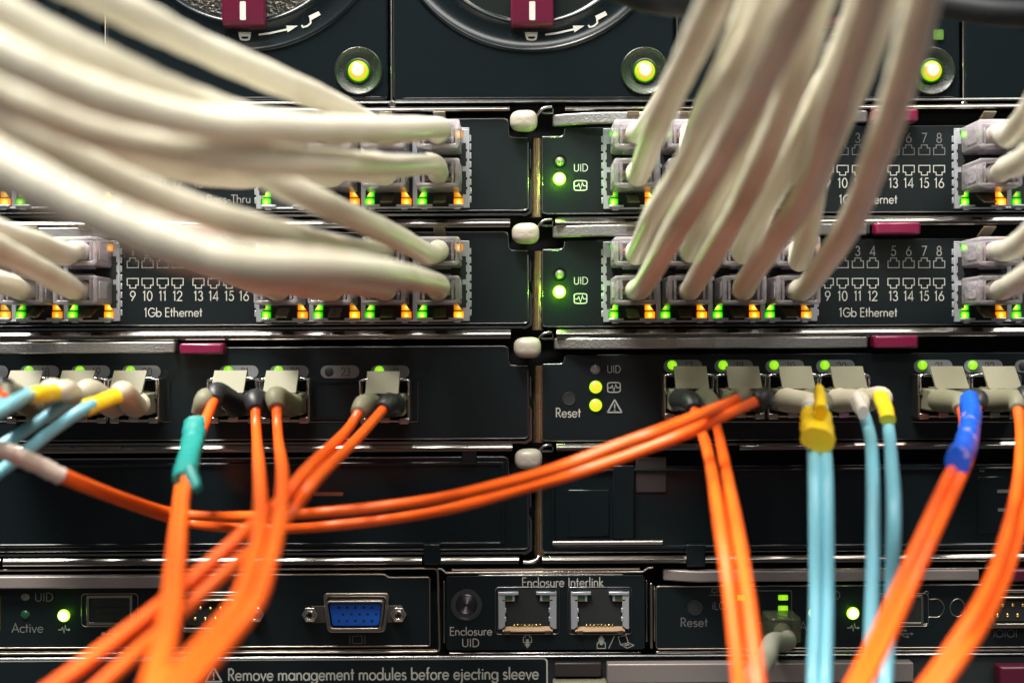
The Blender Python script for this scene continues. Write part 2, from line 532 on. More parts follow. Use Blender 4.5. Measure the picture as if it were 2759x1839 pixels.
X = 0.60
GL = {
    ' ': (0.30, []), '-': (0.40, [[(0.06, 0.36), (0.34, 0.36)]]), '!': (0.2, [[(0.1, 1), (0.1, 0.3)], [(0.1, 0.1), (0.1, 0.0)]]),
    '0': (0.62, [_o(0.31, 0.5, 0.25, 0.5)]), '1': (0.40, [[(0.06, 0.84), (0.22, 1), (0.22, 0)]]),
    '2': (0.60, [_a(0.29, 0.72, 0.23, 0.28, 175, -38) + [(0.05, 0.0), (0.55, 0.0)]]),
    '3': (0.58, [_a(0.27, 0.755, 0.19, 0.245, 160, -90), _a(0.27, 0.255, 0.23, 0.255, 90, -160)]),
    '4': (0.64, [[(0.46, 0), (0.46, 1), (0.04, 0.25), (0.60, 0.25)]]),
    '5': (0.58, [[(0.50, 1), (0.20, 1), (0.11, 0.55)] + _a(0.27, 0.32, 0.25, 0.32, 128, -155)]),
    '6': (0.62, [_o(0.31, 0.30, 0.25, 0.30), [(0.42, 1), (0.09, 0.44)]]),
    '7': (0.56, [[(0.04, 1), (0.52, 1), (0.16, 0)]]),
    '8': (0.60, [_o(0.30, 0.75, 0.19, 0.25), _o(0.30, 0.26, 0.24, 0.26)]),
    '9': (0.62, [_o(0.31, 0.70, 0.25, 0.30), [(0.20, 0), (0.53, 0.56)]]),
    'A': (0.74, [[(0.03, 0), (0.37, 1), (0.71, 0)], [(0.16, 0.32), (0.58, 0.32)]]),
    'D': (0.74, [('c', [(0.09, 0), (0.09, 1)] + _a(0.28, 0.5, 0.40, 0.5, 90, -90))]),
    'E': (0.56, [[(0.50, 1), (0.09, 1), (0.09, 0), (0.50, 0)], [(0.09, 0.53), (0.46, 0.53)]]),
    'G': (0.88, [_a(0.46, 0.5, 0.40, 0.5, 42, 318, 20) + [(0.85, 0.25), (0.85, 0.46), (0.48, 0.46)]]),
    'I': (0.26, [[(0.13, 0), (0.13, 1)]]), 'L': (0.48, [[(0.09, 1), (0.09, 0), (0.46, 0)]]), 'O': (0.96, [_o(0.48, 0.5, 0.42, 0.5, 26)]),
    'P': (0.58, [[(0.09, 0), (0.09, 1), (0.28, 1)] + _a(0.28, 0.74, 0.23, 0.26, 90, -90) + [(0.09, 0.48)]]),
    'R': (0.62, [[(0.09, 0), (0.09, 1), (0.28, 1)] + _a(0.28, 0.74, 0.23, 0.26, 90, -90) + [(0.09, 0.48)], [(0.28, 0.47), (0.56, 0)]]),
    'T': (0.56, [[(0.02, 1), (0.54, 1)], [(0.28, 1), (0.28, 0)]]),
    'U': (0.70, [[(0.09, 1), (0.09, 0.3)] + _a(0.35, 0.28, 0.26, 0.28, 180, 360) + [(0.61, 1)]]),
    'a': (0.66, [_o(0.31, 0.30, 0.26, 0.30), [(0.58, X), (0.58, 0)]]), 'b': (0.66, [_o(0.35, 0.30, 0.26, 0.30), [(0.08, 1.05), (0.08, 0)]]),
    'c': (0.50, [_a(0.32, 0.30, 0.27, 0.30, 48, 312)]), 'd': (0.66, [_o(0.31, 0.30, 0.26, 0.30), [(0.58, 1.05), (0.58, 0)]]),
    'e': (0.62, [[(0.06, 0.31), (0.57, 0.31)] + _a(0.31, 0.30, 0.26, 0.30, 0, 320, 18)]),
    'f': (0.34, [[(0.15, 0), (0.15, 0.86)] + _a(0.27, 0.88, 0.12, 0.14, 180, 70), [(0.02, X), (0.30, X)]]),
    'g': (0.66, [_o(0.31, 0.30, 0.26, 0.30), [(0.58, X), (0.58, -0.06)] + _a(0.33, -0.06, 0.25, 0.24, 0, -165)]),
    'h': (0.60, [[(0.08, 1.05), (0.08, 0)], [(0.08, 0.30)] + _a(0.29, 0.36, 0.21, 0.24, 180, 0) + [(0.50, 0)]]),
    'i': (0.22, [[(0.11, X), (0.11, 0)], [(0.11, 0.78), (0.11, 0.87)]]),
    'j': (0.22, [[(0.11, X), (0.11, -0.16), (0.02, -0.28)], [(0.11, 0.78), (0.11, 0.87)]]),
    'k': (0.52, [[(0.08, 1.05), (0.08, 0)], [(0.44, X), (0.10, 0.32), (0.50, 0)]]), 'l': (0.22, [[(0.11, 1.05), (0.11, 0)]]),
    'm': (0.90, [[(0.08, X), (0.08, 0)], [(0.08, 0.32)] + _a(0.26, 0.38, 0.18, 0.22, 180, 0) + [(0.44, 0)], [(0.44, 0.32)] + _a(0.62, 0.38, 0.18, 0.22, 180, 0) + [(0.80, 0)]]),
    'n': (0.58, [[(0.08, X), (0.08, 0)], [(0.08, 0.30)] + _a(0.28, 0.37, 0.20, 0.23, 180, 0) + [(0.48, 0)]]),
    'o': (0.64, [_o(0.32, 0.30, 0.27, 0.30)]), 'r': (0.36, [[(0.08, X), (0.08, 0)], [(0.08, 0.34)] + _a(0.25, 0.42, 0.17, 0.18, 180, 60)]),
    's': (0.44, [_a(0.22, 0.455, 0.15, 0.145, 30, 270, 10) + _a(0.22, 0.15, 0.17, 0.15, 80, -150, 10)]),
    't': (0.34, [[(0.16, 0.92), (0.16, 0)], [(0.02, X), (0.31, X)]]),
    'u': (0.58, [[(0.08, X), (0.08, 0.24)] + _a(0.28, 0.23, 0.20, 0.23, 180, 360) + [(0.48, X)], [(0.48, 0.24), (0.48, 0)]]),
    'v': (0.52, [[(0.03, X), (0.26, 0), (0.49, X)]]),
}


def text(mb, s, cx, cv, cap, width=None, wt=0.115, z=0.6, align='c'):
    """centre of the capital letters at panel (cx, cv)"""
    adv = sum(GL[c][0] for c in s) + 0.05 * (len(s) - 1)
    sx = cap if width is None else width / adv
    x = cx - adv * sx / 2 if align == 'c' else cx
    for c in s:
        w, strokes = GL[c]
        for st in strokes:
            closed = isinstance(st, tuple)
            pts = st[1] if closed else st
            mb.line([(x + px * sx, cv + cap / 2 - py * cap) for px, py in pts], wt * cap, z, closed)
        x += (w + 0.05) * sx
    return mb


def ekg(mb, cx, cy, k=1.0, w=3.2, z=0.6):
    """monitor frame with a pulse trace"""
    mb.line(roundcorner([(cx - 17 * k, cy - 11 * k), (cx - 10 * k, cy - 13 * k), (cx + 10 * k, cy - 13 * k), (cx + 17 * k, cy - 11 * k), (cx + 17 * k, cy + 11 * k), (cx + 10 * k, cy + 13 * k), (cx - 10 * k, cy + 13 * k), (cx - 17 * k, cy + 11 * k)], 4 * k, True), w, z, True)
    mb.line([(cx - 15 * k, cy + 1 * k), (cx - 8 * k, cy + 1 * k), (cx - 4.5 * k, cy - 5 * k), (cx, cy + 9 * k), (cx + 5 * k, cy - 8 * k), (cx + 8 * k, cy + 1 * k), (cx + 15 * k, cy + 1 * k)], w * 0.85, z)


def pulse(mb, cx, cy, z=0.6):
    mb.line([(cx - 15, cy), (cx - 7, cy), (cx - 3, cy - 6), (cx + 1, cy + 9), (cx + 4, cy - 12), (cx + 7, cy), (cx + 15, cy)], 2.4, z)
    mb.flat(circ(cx + 14, cy, 3.4, n=10), z)


def usb_sign(mb, cx, cy, k=1.0, z=0.6):
    mb.flat(circ(cx - 24 * k, cy + 2, 5.5 * k, n=12), z)
    mb.line([(cx - 24 * k, cy + 2), (cx + 24 * k, cy + 2)], 2.2, z)
    mb.line([(cx - 12 * k, cy + 2), (cx - 3 * k, cy - 7), (cx + 8 * k, cy - 7)], 2.0, z)
    mb.line([(cx - 2 * k, cy + 2), (cx + 6 * k, cy + 10), (cx + 14 * k, cy + 10)], 2.0, z)
    mb.flat([(cx + 24 * k, cy - 2), (cx + 32 * k, cy + 2), (cx + 24 * k, cy + 6)], z)
    mb.flat(circ(cx + 9 * k, cy - 7, 3.4, n=10), z)
    mb.flat([(cx + 12 * k, cy + 7), (cx + 18 * k, cy + 7), (cx + 18 * k, cy + 13), (cx + 12 * k, cy + 13)], z)


def warn(mb, cx, cy, k=1.0, z=0.6):
    mb.line(roundcorner([(cx, cy - 18 * k), (cx + 19 * k, cy + 16 * k), (cx - 19 * k, cy + 16 * k)], 2, True), 4.2 * k, z, True)
    mb.line([(cx, cy - 6 * k), (cx, cy + 5 * k)], 3.4 * k, z)
    mb.flat(circ(cx, cy + 10 * k, 2.2 * k, n=8), z)


def jack_sign(mb, cx, cy, up, w=2.4, z=0.6):
    """little outline of a socket: body 30 x 17 with a stepped key"""
    s = -1 if up else 1
    mb.line([(cx - 15, cy - 13 * s), (cx + 15, cy - 13 * s), (cx + 15, cy + 5 * s), (cx + 8, cy + 5 * s), (cx + 8, cy + 13 * s), (cx - 8, cy + 13 * s), (cx - 8, cy + 5 * s), (cx - 15, cy + 5 * s)], w, z, True)


def glow(o, q, power, col=(0.25, 1.0, 0.03), p=16):
    l = bpy.data.lights.new('lamp_light', 'POINT')
    l.energy = power
    l.color = col
    l.shadow_soft_size = 4 * S
    lo = bpy.data.objects.new('lamp_light', l)
    C.objects.link(lo)
    lo.parent = o
    lo.location = W((q[0], q[1], q[2] + p)) - ORIG[o.name]


def lamp(parent, name, q, r, material, h=0.6, collar=None):
    """round domed lamp"""
    mb = MB(q)
    prof = [(r, q[2] - 3)] + [(r * math.cos(t), q[2] + h * r * math.sin(t)) for t in [i * math.pi / 2 / 6 for i in range(6)]] + [(r * 0.04, q[2] + h * r)]
    mb.lathe(prof, q[0], q[1], 28)
    return mb.build(name, material, parent, smooth=60)


# ------------------------------------------------------------------ the enclosure itself
enc = thing('blade_enclosure', 'black rack enclosure frame with polished steel rails between all module rows', 'server enclosure', T(1440, 900, -60))
mb = MB((CU, CV, -90))
mb.box(-900, -900, -110, 3700, 2500, -90)
mb.build('back_panel', 'deep', enc)


def rail(v, h, segs, mtl='rail', p=18, zb=-60):
    for u0, u1 in segs:
        a0, b, _ = T(u0, v, 0)
        a1 = T(u1, v, 0)[0]
        b = T((max(u0, 0) + min(u1, 2759)) / 2, v, 0)[1]
        y = T(CU, v, 0)[1]
        mb = MB((0.5 * (a0 + a1), y, 0))
        r = h * 0.45
        prof = [(y - h / 2, zb), (y - h / 2, p - r)]
        yy, zz = y - h / 2, p - 0.55 * h * 0.56 - 2
        prof[-1] = (yy, zz - 2)
        for i in range(9):
            prof.append((yy, zz))
            t = math.radians((52, 44, 41, 39, 37, 35, 33, 22, 8)[i])
            yy += h * 0.56 / 9
            zz += math.tan(t) * h * 0.56 / 9
        p = zz
        prof += [(yy, p), (y + h / 2 - 4, p), (y + h / 2 - 1, p - 2), (y + h / 2, p - 6), (y + h / 2, zb)]
        mb.side(prof, a0, a1)
        mb.build('rail', mtl, enc, smooth=30)


rail(274, 7, [(-900, 3600)], 'trim', 6)
rail(296, 13, [(-900, 1373), (1522, 3600)])
rail(602, 24, [(-900, 1374), (1496, 3600)])
rail(900, 25, [(-900, 1376), (1499, 3600)])
rail(1204, 20, [(-900, 1380), (1499, 1880), (1990, 3600)])
rail(1506, 20, [(-900, 6), (14, 1138), (1187, 1398), (1461, 1846), (1897, 3600)])
rail(1768, 7, [(-900, 3600)], 'trim', 4)

for k, (v0, v1) in enumerate(((372, 584), (676, 888), (985, 1192), (1290, 1500))):
    mb = MB(T(1447 + 3 * k, (v0 + v1) / 2, 0))
    pts = []
    n = 26
    for i in range(n + 1):
        t = i / n
        a, b, _ = T(1446 + 3.2 * k + 6 * max(0, 0.4 - t) , v0 + (v1 - v0) * t, 0)
        pts.append((a, b, -16))
    rr = [15 - (2.2 if i in (9, 16) else 0) + 0.6 * math.sin(i * 1.7) for i in range(n + 1)]
    mb.tube(pts, rr, 14)
    mb.build('gasket_strip', 'bronze', enc, smooth=80)

for (u, v) in ((1411, 326), (1416, 629), (1421, 936), (1424, 1236)):
    q = T(u, v, 28)
    mb = MB(q)
    nu, nv = 28, 14
    vs, fs = [], []

    def se(x, e):
        return math.copysign(abs(x) ** e, x)
    for j in range(nv + 1):
        ph = -math.pi / 2 + math.pi * j / nv
        for i in range(nu):
            th = 2 * math.pi * i / nu
            e = 0.72
            x = 37 * se(math.cos(ph), e) * se(math.cos(th), 0.75)
            y = 28 * se(math.cos(ph), e) * se(math.sin(th), 0.75)
            z = 27 * se(math.sin(ph), 0.8)
            if x > 0:
                y *= 1 + 0.1 * x / 37
            g = 1 - 0.035 * math.exp(-((y - 3) / 2.2) ** 2)
            vs.append((q[0] + x * g, q[1] + y, q[2] + z * g))
    for j in range(nv):
        for i in range(nu):
            i2 = (i + 1) % nu
            fs.append((j * nu + i, j * nu + i2, (j + 1) * nu + i2, (j + 1) * nu + i))
    mb.add(vs, fs)
    kb = mb.build('knob', 'knob', enc, smooth=80)
    mb = MB(q)
    mb.lathe([(15, -60), (15, 6)], q[0], q[1], 16)
    mb.build('knob_stem', 'matte', kb)

# bent hooks beside the knobs
for v in (303, 606, 910, 1213):
    mb = MB(T(1470, v, 0))
    pts = [T(1442, v + 16, 2), T(1450, v + 4, 8), T(1462, v - 9, 10), T(1475, v - 14, 10), T(1486, v - 14, 6)]
    mb.tube(catmull([p[:3] for p in pts], 5), 4.5, 8)
    mb.tube([T(1460, v + 2, 4), T(1489, v + 2, 6), T(1490, v - 10, 6)], 3.2, 8)
    mb.build('spring_hook', 'trim', enc, smooth=80)
mb = MB(T(1430, 1510, 0))
mb.tube(catmull([T(1452, 1498, 2), T(1447, 1506, 6), T(1432, 1513, 8), T(1410, 1513, 8)], 5), 5.5, 8)
mb.build('spring_hook', 'steel', enc, smooth=80)


# ------------------------------------------------------------------ fan modules along the top
def fan(du, label, lit=True, mesh='mesh_shaded'):
    x0, x1 = 1058 + du, 1816 + du
    cu = 1432 + du
    A0, B0, _ = T(cu, 0)
    th = thing('fan_module', label, 'fan module', T(cu, 100), 'fan modules along the top row')
    ax0, ax1 = T(x0, 150)[0], T(x1, 150)[0]
    yb = T(cu, 272)[1]
    mb = MB((A0, yb - 390, 0))
    mb.prism(rrect(ax0, yb - 790, ax1, yb, 12), -50, 0)
    f = mb.build('face', 'gloss', th, bevel=6)
    # rim line along the seam and bottom
    mb = MB((A0, yb - 6, 0))
    mb.tube([(ax0 - 4, yb - 780, -2), (ax0 - 4, yb - 6, -2), (ax0 + 3, yb + 3, -2)], 3.0, 8)
    mb.build('seam_edge', 'steel', th, smooth=80)
    mb = MB((A0, yb - 6, 0))
    mb.tube([(ax0 + 30, yb - 8, 0), (ax1 - 20, yb - 8, 0)], 2.2, 8)
    mb.build('lower_edge', 'gloss', th, smooth=80)
    mb = MB((ax0 - 2, yb + 8, 2))
    mb.lathe([(10, -6), (10, 2), (7, 5)], ax0 - 2, yb + 8, 14)
    mb.build('foot_stud', 'steel', th)
    # locking ring
    ca, cb, _ = T(cu, -248)
    mb = MB((ca, cb, 0))
    mb.lathe([(392, 0), (390, 5), (386, 7), (381, 6), (376, 3), (322, 3), (318, 6), (312, 7), (306, 5), (300, 0.4)], ca, cb, 120, False, False)
    mb.build('locking_ring', 'gloss', th, smooth=40)
    mb = MB((ca, cb, 0))
    mb.lathe([(300, 1.0), (150, 1.5), (2, 2)], ca, cb, 80, False, True)
    mb.build('fan_grille', mesh, th)
    # magenta latch with a white bar
    p = 38
    la = ca
    y1 = T(cu, 75, 14)[1]
    mb = MB((la, y1 - 70, 40))
    mb.side([(y1 - 260, 4), (y1 - 260, p), (y1 - 12, p), (y1 - 3, p - 5), (y1, p - 14), (y1, 4)], la - 57, la + 57)
    lt = mb.build('latch_handle', 'latch_red', th, bevel=5)
    mb = MB((la, y1 - 40, p))
    mb.prism(rrect(la - 8, y1 - 64, la + 8, y1 - 14, 3), p - 1, p + 1)
    mb.build('bar_mark', 'print', lt)
    # printed padlock, arrow, open padlock
    z = 4.8

    def q(u, v):
        return T(u + du, v)[:2]
    mb = MB((*q(1530, 80), z))
    mb.flat([q(1414, 88), q(1449, 88), q(1447, 100), q(1416, 100)], z)
    mb.line([q(1419, 99), q(1421, 107), q(1428, 109), q(1436, 109), q(1443, 107), q(1445, 99)], 5, z)
    mb.line([q(1470, 95), q(1500, 91), q(1545, 81)], 5, z)
    mb.flat([q(1543, 71), q(1575, 71), q(1547, 89)], z)
    mb.flat([q(1603, 45), q(1630, 32), q(1636, 42), q(1609, 57)], z)
    mb.line([q(1608, 52), q(1609, 64), q(1600, 72), q(1588, 75), q(1585, 70)], 4.5, z)
    mb.build('lock_marking', 'print', th)
    # status lamp in its dish
    c = T(1737 + du, 192)
    mb = MB(c)
    mb.lathe([(66, 0.3), (64, 8), (62, 9), (57, 6), (48, 2), (40, 1.2), (32, 0.6)], c[0], c[1], 56, False, False)
    dh = mb.build('lamp_dish', 'rough_dish', th, smooth=50)
    mb = MB(c)
    mb.lathe([(35, 0.5), (34, 7), (30, 8), (28.5, 3)], c[0], c[1], 40, False, False)
    mb.build('lamp_collar', 'collar', dh, smooth=50)
    glow(lamp(th, 'status_lamp', (c[0], c[1], 3), 28, 'led_fan', 0.75), c, 0.00025, p=40)
    return th


fan(-1542, 'black fan module whose lamp glows behind the thick white cables', mesh='mesh_shaded')
f2 = fan(-771, 'black fan module with steel mesh, second along the top row', mesh='mesh')
f3 = fan(0, 'black fan module directly above the ivory knobs', mesh='mesh_shaded')
f4 = fan(771, 'black fan module behind the fan of white cables', mesh='mesh_shaded')
f5 = fan(1542, 'black fan module in the top right corner')
for par, (u, v, w, h) in ((f3, (1765, 24, 20, 10)), (f4, (2528, 94, 14, 14))):  # glowing squares added to stand in for green light spots on the fans
    c = T(u, v, 3)
    mb = MB(c)
    mb.prism(rrect(c[0] - w, c[1] - h, c[0] + w, c[1] + h, 4), 1, 5)
    mb.build('green_glow_square', 'glow_dim', par)


# ------------------------------------------------------------------ module bodies
def face_left(th, dv, mtl='black', top=322):
    """face plate of a left-column module, notched round its knob"""
    P = lambda u, v: T(u, v + dv)[:2]
    pts = [P(-405, top), P(1369, top), P(1371, 371), P(1422, 374), P(1422, 568), P(-405, 568)]
    yt, yb = P(1000, top)[1], P(1000, 568)[1]
    pts = [(pts[0][0], yt), (pts[1][0], yt), pts[2], (pts[3][0], pts[2][1]), (pts[4][0], yb), (pts[5][0], yb)]
    o = (P(700, 450)[0], P(700, 450)[1], -15)
    rc = roundcorner(pts, 13, True)
    MB(o).prism(rc, -34, 0).build('face', mtl, th, bevel=2)
    e = MB(o)
    op = roundcorner([pts[0], pts[1], pts[2], pts[3]], 13)
    e.tube([(x, y, -1.5) for x, y in op], 2.0, 8)
    e.build('top_edge', 'trim', th, smooth=80)
    e = MB(o)
    x1 = pts[4][0]
    e.tube([(x, y, -2.5) for x, y in roundcorner([(x1 + 1, pts[3][1] + 12), (x1 + 1, yb), (pts[5][0], yb)], 10)], 2.4, 8)
    e.build('bottom_edge', 'trim', th, smooth=80)
    # sheet-metal tray that wraps the plate
    e = MB(o)
    e.box(pts[0][0], yb + 8, -60, x1 - 12, yb + 14, -4)
    e.box(x1 + 6, pts[3][1] + 30, -60, x1 + 10, yb - 112, -5)
    e.prism(roundcorner([(x1 - 2, yb - 112), (x1 + 4, yb - 90), (x1 + 12, yb - 76), (x1 + 12, yb + 6), (x1 - 6, yb + 16), (x1 - 14, yb + 16), (x1 - 14, yb + 11), (x1 + 4, yb + 2), (x1 + 6, yb - 74)], 5, True), -50, -6)
    e.build('tray_edge', 'trim', th, bevel=1.2)
    return P


def face_right(th, dv, mtl='black'):
    P = lambda u, v: T(u, v + dv)[:2]
    yt, yb = P(2100, 340)[1], P(2100, 572)[1]
    pts = [P(1462, 369), P(1518, 367), (P(1522, 340)[0], yt), (P(3290, 340)[0], yt), (P(3290, 572)[0], yb), (P(1462, 572)[0], yb)]
    pts[1] = (pts[1][0], pts[0][1])
    o = (P(2300, 450)[0], P(2300, 450)[1], -15)
    MB(o).prism(roundcorner(pts, 11, True), -34, 0).build('face', mtl, th, bevel=2)
    e = MB(o)
    e.tube([(x, y, -1.5) for x, y in roundcorner([(pts[0][0], pts[0][1] + 8), pts[0], pts[1], (pts[2][0], yt + 4)], 10)], 2.1, 8)
    e.build('top_edge', 'trim', th, smooth=80)
    e = MB(o)
    x0 = pts[0][0]
    e.tube([(x, y, -2.5) for x, y in roundcorner([(x0 - 1, pts[0][1] + 10), (x0 - 1, yb), (pts[4][0], yb)], 10)], 2.2, 8)
    e.build('bottom_edge', 'trim', th, smooth=80)
    e = MB(o)
    e.box(x0 + 40, yb + 9, -60, pts[4][0], yb + 15, -6)
    e.box(x0 - 7, pts[0][1] + 16, -50, x0 - 4, yb - 112, -5)
    e.prism(roundcorner([(x0 + 2, yb - 112), (x0 - 6, yb - 92), (x0 - 9, yb - 60), (x0 - 8, yb - 6), (x0 - 2, yb), (x0 - 2, yb - 80)], 3, True), -40, -5)
    e.build('tray_edge', 'trim', th, bevel=1.2)
    return P


def lever(th, u0, u1, v0, v1, p=44, mtl='lever', tab=None, curve=True, tabm='magenta'):
    """bar handle that rises out of the module at its pivot, with an optional magenta tab at the free end"""
    y0, y1 = T((u0 + u1) / 2, v0, p)[1], T((u0 + u1) / 2, v1, p)[1]
    y0, y1 = T(CU, v0, p)[1], T(CU, v1, p)[1]
    a0, a1 = T(u0, v0, p)[0], T(u1, v0, p)[0]
    if curve:
        pl = [(a0, 2), (a0 + 40, 20), (a0 + 90, 36), (a0 + 150, p), (a1 - 6, p), (a1, p - 4), (a1, p - 14), (a0 + 150, p - 14), (a0 + 70, 10), (a0 + 20, -14), (a0, -14)]
    else:
        pl = [(a0, p), (a1, p), (a1, 2), (a0, 2)]
    mb = MB(((a0 + a1) / 2, (y0 + y1) / 2, p / 2))
    mb.plan(pl, y0, y1)
    lv = mb.build('lever', mtl, th, bevel=4, seg=3)
    if tab:
        t0, t1 = T(tab[0], v0, p)[0], T(tab[1], v0, p)[0]
        ty0, ty1 = y0 + tab[2], y1 + tab[3]
        mb = MB(((t0 + t1) / 2, (ty0 + ty1) / 2, p))
        mb.plan([(t0, 4), (t0, p + 6), (t0 + 8, p + 10), (t1 - 8, p + 10), (t1, p + 4), (t1, 4)], ty0, ty1)
        mb.build('lever_tab', tabm, lv, bevel=6, seg=3)
        if curve:
            mb = MB((t0 - 16, (y0 + y1) / 2, p))
            mb.box(t0 - 24, y0 + 1, 2, t0 - 12, y1 - 3, p - 6)
            mb.build('lever_collar', 'matte', lv, bevel=2)
    return lv


LV = []


def jack_block(th, centres, dv, skip_led=()):
    """two stacked rows of sockets behind one nickel shield; centres in photo units of row B"""
    us = centres
    P = lambda u, v: T(u, v + dv)
    x0, x1 = P(us[0] - 76, 760)[0], P(us[-1] + 78, 760)[0]
    ym = (x0 + x1) / 2
    yt, yb = P(sum(us) / len(us), 650)[1], P(sum(us) / len(us), 868)[1]
    yc = P(sum(us) / len(us), 752)[1]
    o = (ym, yc, 0)
    mb = MB(o)
    mb.box(x0 + 4, yt + 4, -30, x1 - 4, yb - 4, 2)
    jb = mb.build('jack_block', 'deep', th)
    mb = MB(o)
    # outer shield: top and bottom lips, side strips, strips between the columns, toothed
    mb.box(x0, yt, -20, x1, yt + 5, 8)
    mb.box(x0 + 20, yb - 6, -20, x1 - 20, yb - 1, 7)
    mb.box(x0, yt + 5, -20, x0 + 19, yb - 2, 8)
    mb.box(x1 - 19, yt + 5, -20, x1, yb - 2, 8)
    for i in range(8):
        yy = yt + 20 + i * (yb - yt - 30) / 8
        mb.box(x0 - 5, yy, -20, x0, yy + 17, 5)
        mb.box(x1, yy, -20, x1 + 5, yy + 17, 5)
    for i, u in enumerate(us):
        cx = P(u, 752)[0]
        if i < len(us) - 1:
            mb.box(cx + 66, yt + 5, -10, cx + 78, yb - 6, 6)
        for s in (-1, 1):
            mb.box(cx + s * 62 - 4, yc - 6, -10, cx + s * 62 + 4, yc + 4, 7)
        mb.box(cx - 62, yb - 12, -10, cx - 22, yb - 6, 14)
        mb.box(cx + 22, yb - 12, -10, cx + 62, yb - 6, 14)
        mb.box(cx - 52, yb - 6, -10, cx - 36, yb + 2, 10)
        mb.box(cx + 36, yb - 6, -10, cx + 52, yb + 2, 10)
    mb.build('shield', 'nickel', jb, bevel=1.2)
    # dark slots pressed into the side strips
    for xx in (x0 + 9, x1 - 25):
        mb = MB(o)
        for k in ('a', 'b'):
            y = yt + 42 if k == 'a' else yc + 16
            mb.box(xx, y, 5, xx + 16, y + 62, 9)
            for q in (16, 42):
                mb.box(xx - 3, y + q, 5, xx + 19, y + q + 7, 9.5)
        mb.build('side_slot', 'deep', jb)
    for i, u in enumerate(us):
        for s, col in ((-1, 'port_green'), (1, 'port_orange')):
            for tag, vv, hh in (('b', 849, 10), ('m', 828, 8), ('t', 667, 10)):
                if (i, tag, s) in skip_led:
                    continue
                c = P(u + s * 49.5, vv)
                c = (c[0], c[1], 6)
                mb = MB(c)
                w = 13.5
                if tag == 'b':
                    mb.prism(rrect(c[0] - w, c[1] - hh, c[0] + w, c[1] + hh, 2), -4, 8)
                elif tag == 'm':  # glowing wedge stands in for the reflection of the lamp below
                    mb.prism([(c[0] - s * w, c[1] - hh), (c[0] - s * 2, c[1] - hh), (c[0] + s * 10, c[1] + hh), (c[0] - s * w, c[1] + hh)], -4, 2.8)
                else:
                    mb.prism([(c[0] - w, c[1] - hh), (c[0] + w, c[1] - hh), (c[0] + w - 2, c[1] + 7), (c[0] + s * 2, c[1] + 12), (c[0] - w + 3, c[1] + 4)], -4, 8)
                mb.build('port_lamp_or_reflection', col + str(rnd.choice((1, 2, 2, 3)) if tag == 'b' else rnd.choice((0, 1, 1, 2))), jb)
    return jb


def pass_thru(col, dv, label, title='1Gb Ethernet', ink='print', top_ink='print_mid'):  # dimmer inks paint in how reflections fade some legends
    """col 0 left, 1 right; dv is the row's offset from row B"""
    du = 1872 * col
    th = thing('network_module', label, 'network module', T(700 + du, 760 + dv), 'pass-through network modules')
    P = face_right(th, dv + 304) if col else face_left(th, dv + 304)
    o = T(445 + du, 770 + dv)
    nums = [358, 398, 439, 479, 535, 576, 618, 658]
    mb = MB(o)
    for i, u in enumerate(nums):
        a, b, _ = T(u + du, 797 + dv)
        text(mb, str(9 + i), a, b, 25)
        a, b, _ = T(u + du, 763 + dv)
        jack_sign(mb, a, b, False)
    a, b, _ = T(467 + du, 841 + dv)
    if title == '1Gb Ethernet':
        text(mb, title, a, b, 23, 157)
    else:
        text(mb, '1Gb Ethernet Pass-Thru', T(676, 841 + dv)[0] - 288, b, 21, 288, align='l')
    mb.build('lower_port_legend', ink, th)
    mb = MB(T(445 + du, 690 + dv))
    for i, u in enumerate(nums):
        a, b, _ = T(u + du, 676 + dv)
        text(mb, str(1 + i), a, b, 25)
        a, b, _ = T(u + du, 708 + dv)
        jack_sign(mb, a, b, True)
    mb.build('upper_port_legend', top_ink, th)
    if col:
        jack_block(th, [1701, 1841, 1982, 2122], dv)
        jack_block(th, [2645, 2785], dv)
        lever(th, 1490, 2338, 606, 637, tab=(2358, 2480, -2, 0)) if dv == 0 else lever(th, 1490, 2338, 606 + dv, 637 + dv, tab=(2353, 2474, -2, 0))
        # status lamps
        c = T(1508, 739 + dv)
        mb = MB(c)
        mb.lathe([(19, 0.3), (18, 2.5), (15.5, 2.2), (15, 0.5)], c[0], c[1], 28, False, False)
        mb.build('lamp_rim', 'gloss', th)
        lamp(th, 'unlit_lamp', c, 12.5, 'dull_led', 0.9)
        c = T(1507, 786 + dv)
        glow(lamp(th, 'status_lamp', c, 18, 'led_green', 0.8), c, 0.006, p=42)
        mb = MB(T(1565, 780 + dv))
        text(mb, 'UID', *T(1565, 756 + dv)[:2], 19, 39)
        ekg(mb, *T(1564, 804 + dv)[:2])
        mb.build('status_legend', 'print', th)
    else:
        jack_block(th, [-33, 107, 247], dv)
        jack_block(th, [767, 907, 1046, 1187], dv)
        lever(th, -380, 466, 606 + dv, 637 + dv, tab=(483, 603, -2, 0))
    return th


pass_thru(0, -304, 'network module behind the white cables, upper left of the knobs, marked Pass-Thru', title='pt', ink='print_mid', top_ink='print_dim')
pass_thru(0, 0, 'network module below left, marked 1Gb Ethernet, feeding the thickest white cable')
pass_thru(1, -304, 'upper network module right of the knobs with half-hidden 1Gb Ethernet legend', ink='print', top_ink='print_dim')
pass_thru(1, 0, 'lower network module right of the knobs with clear 1Gb Ethernet legend')


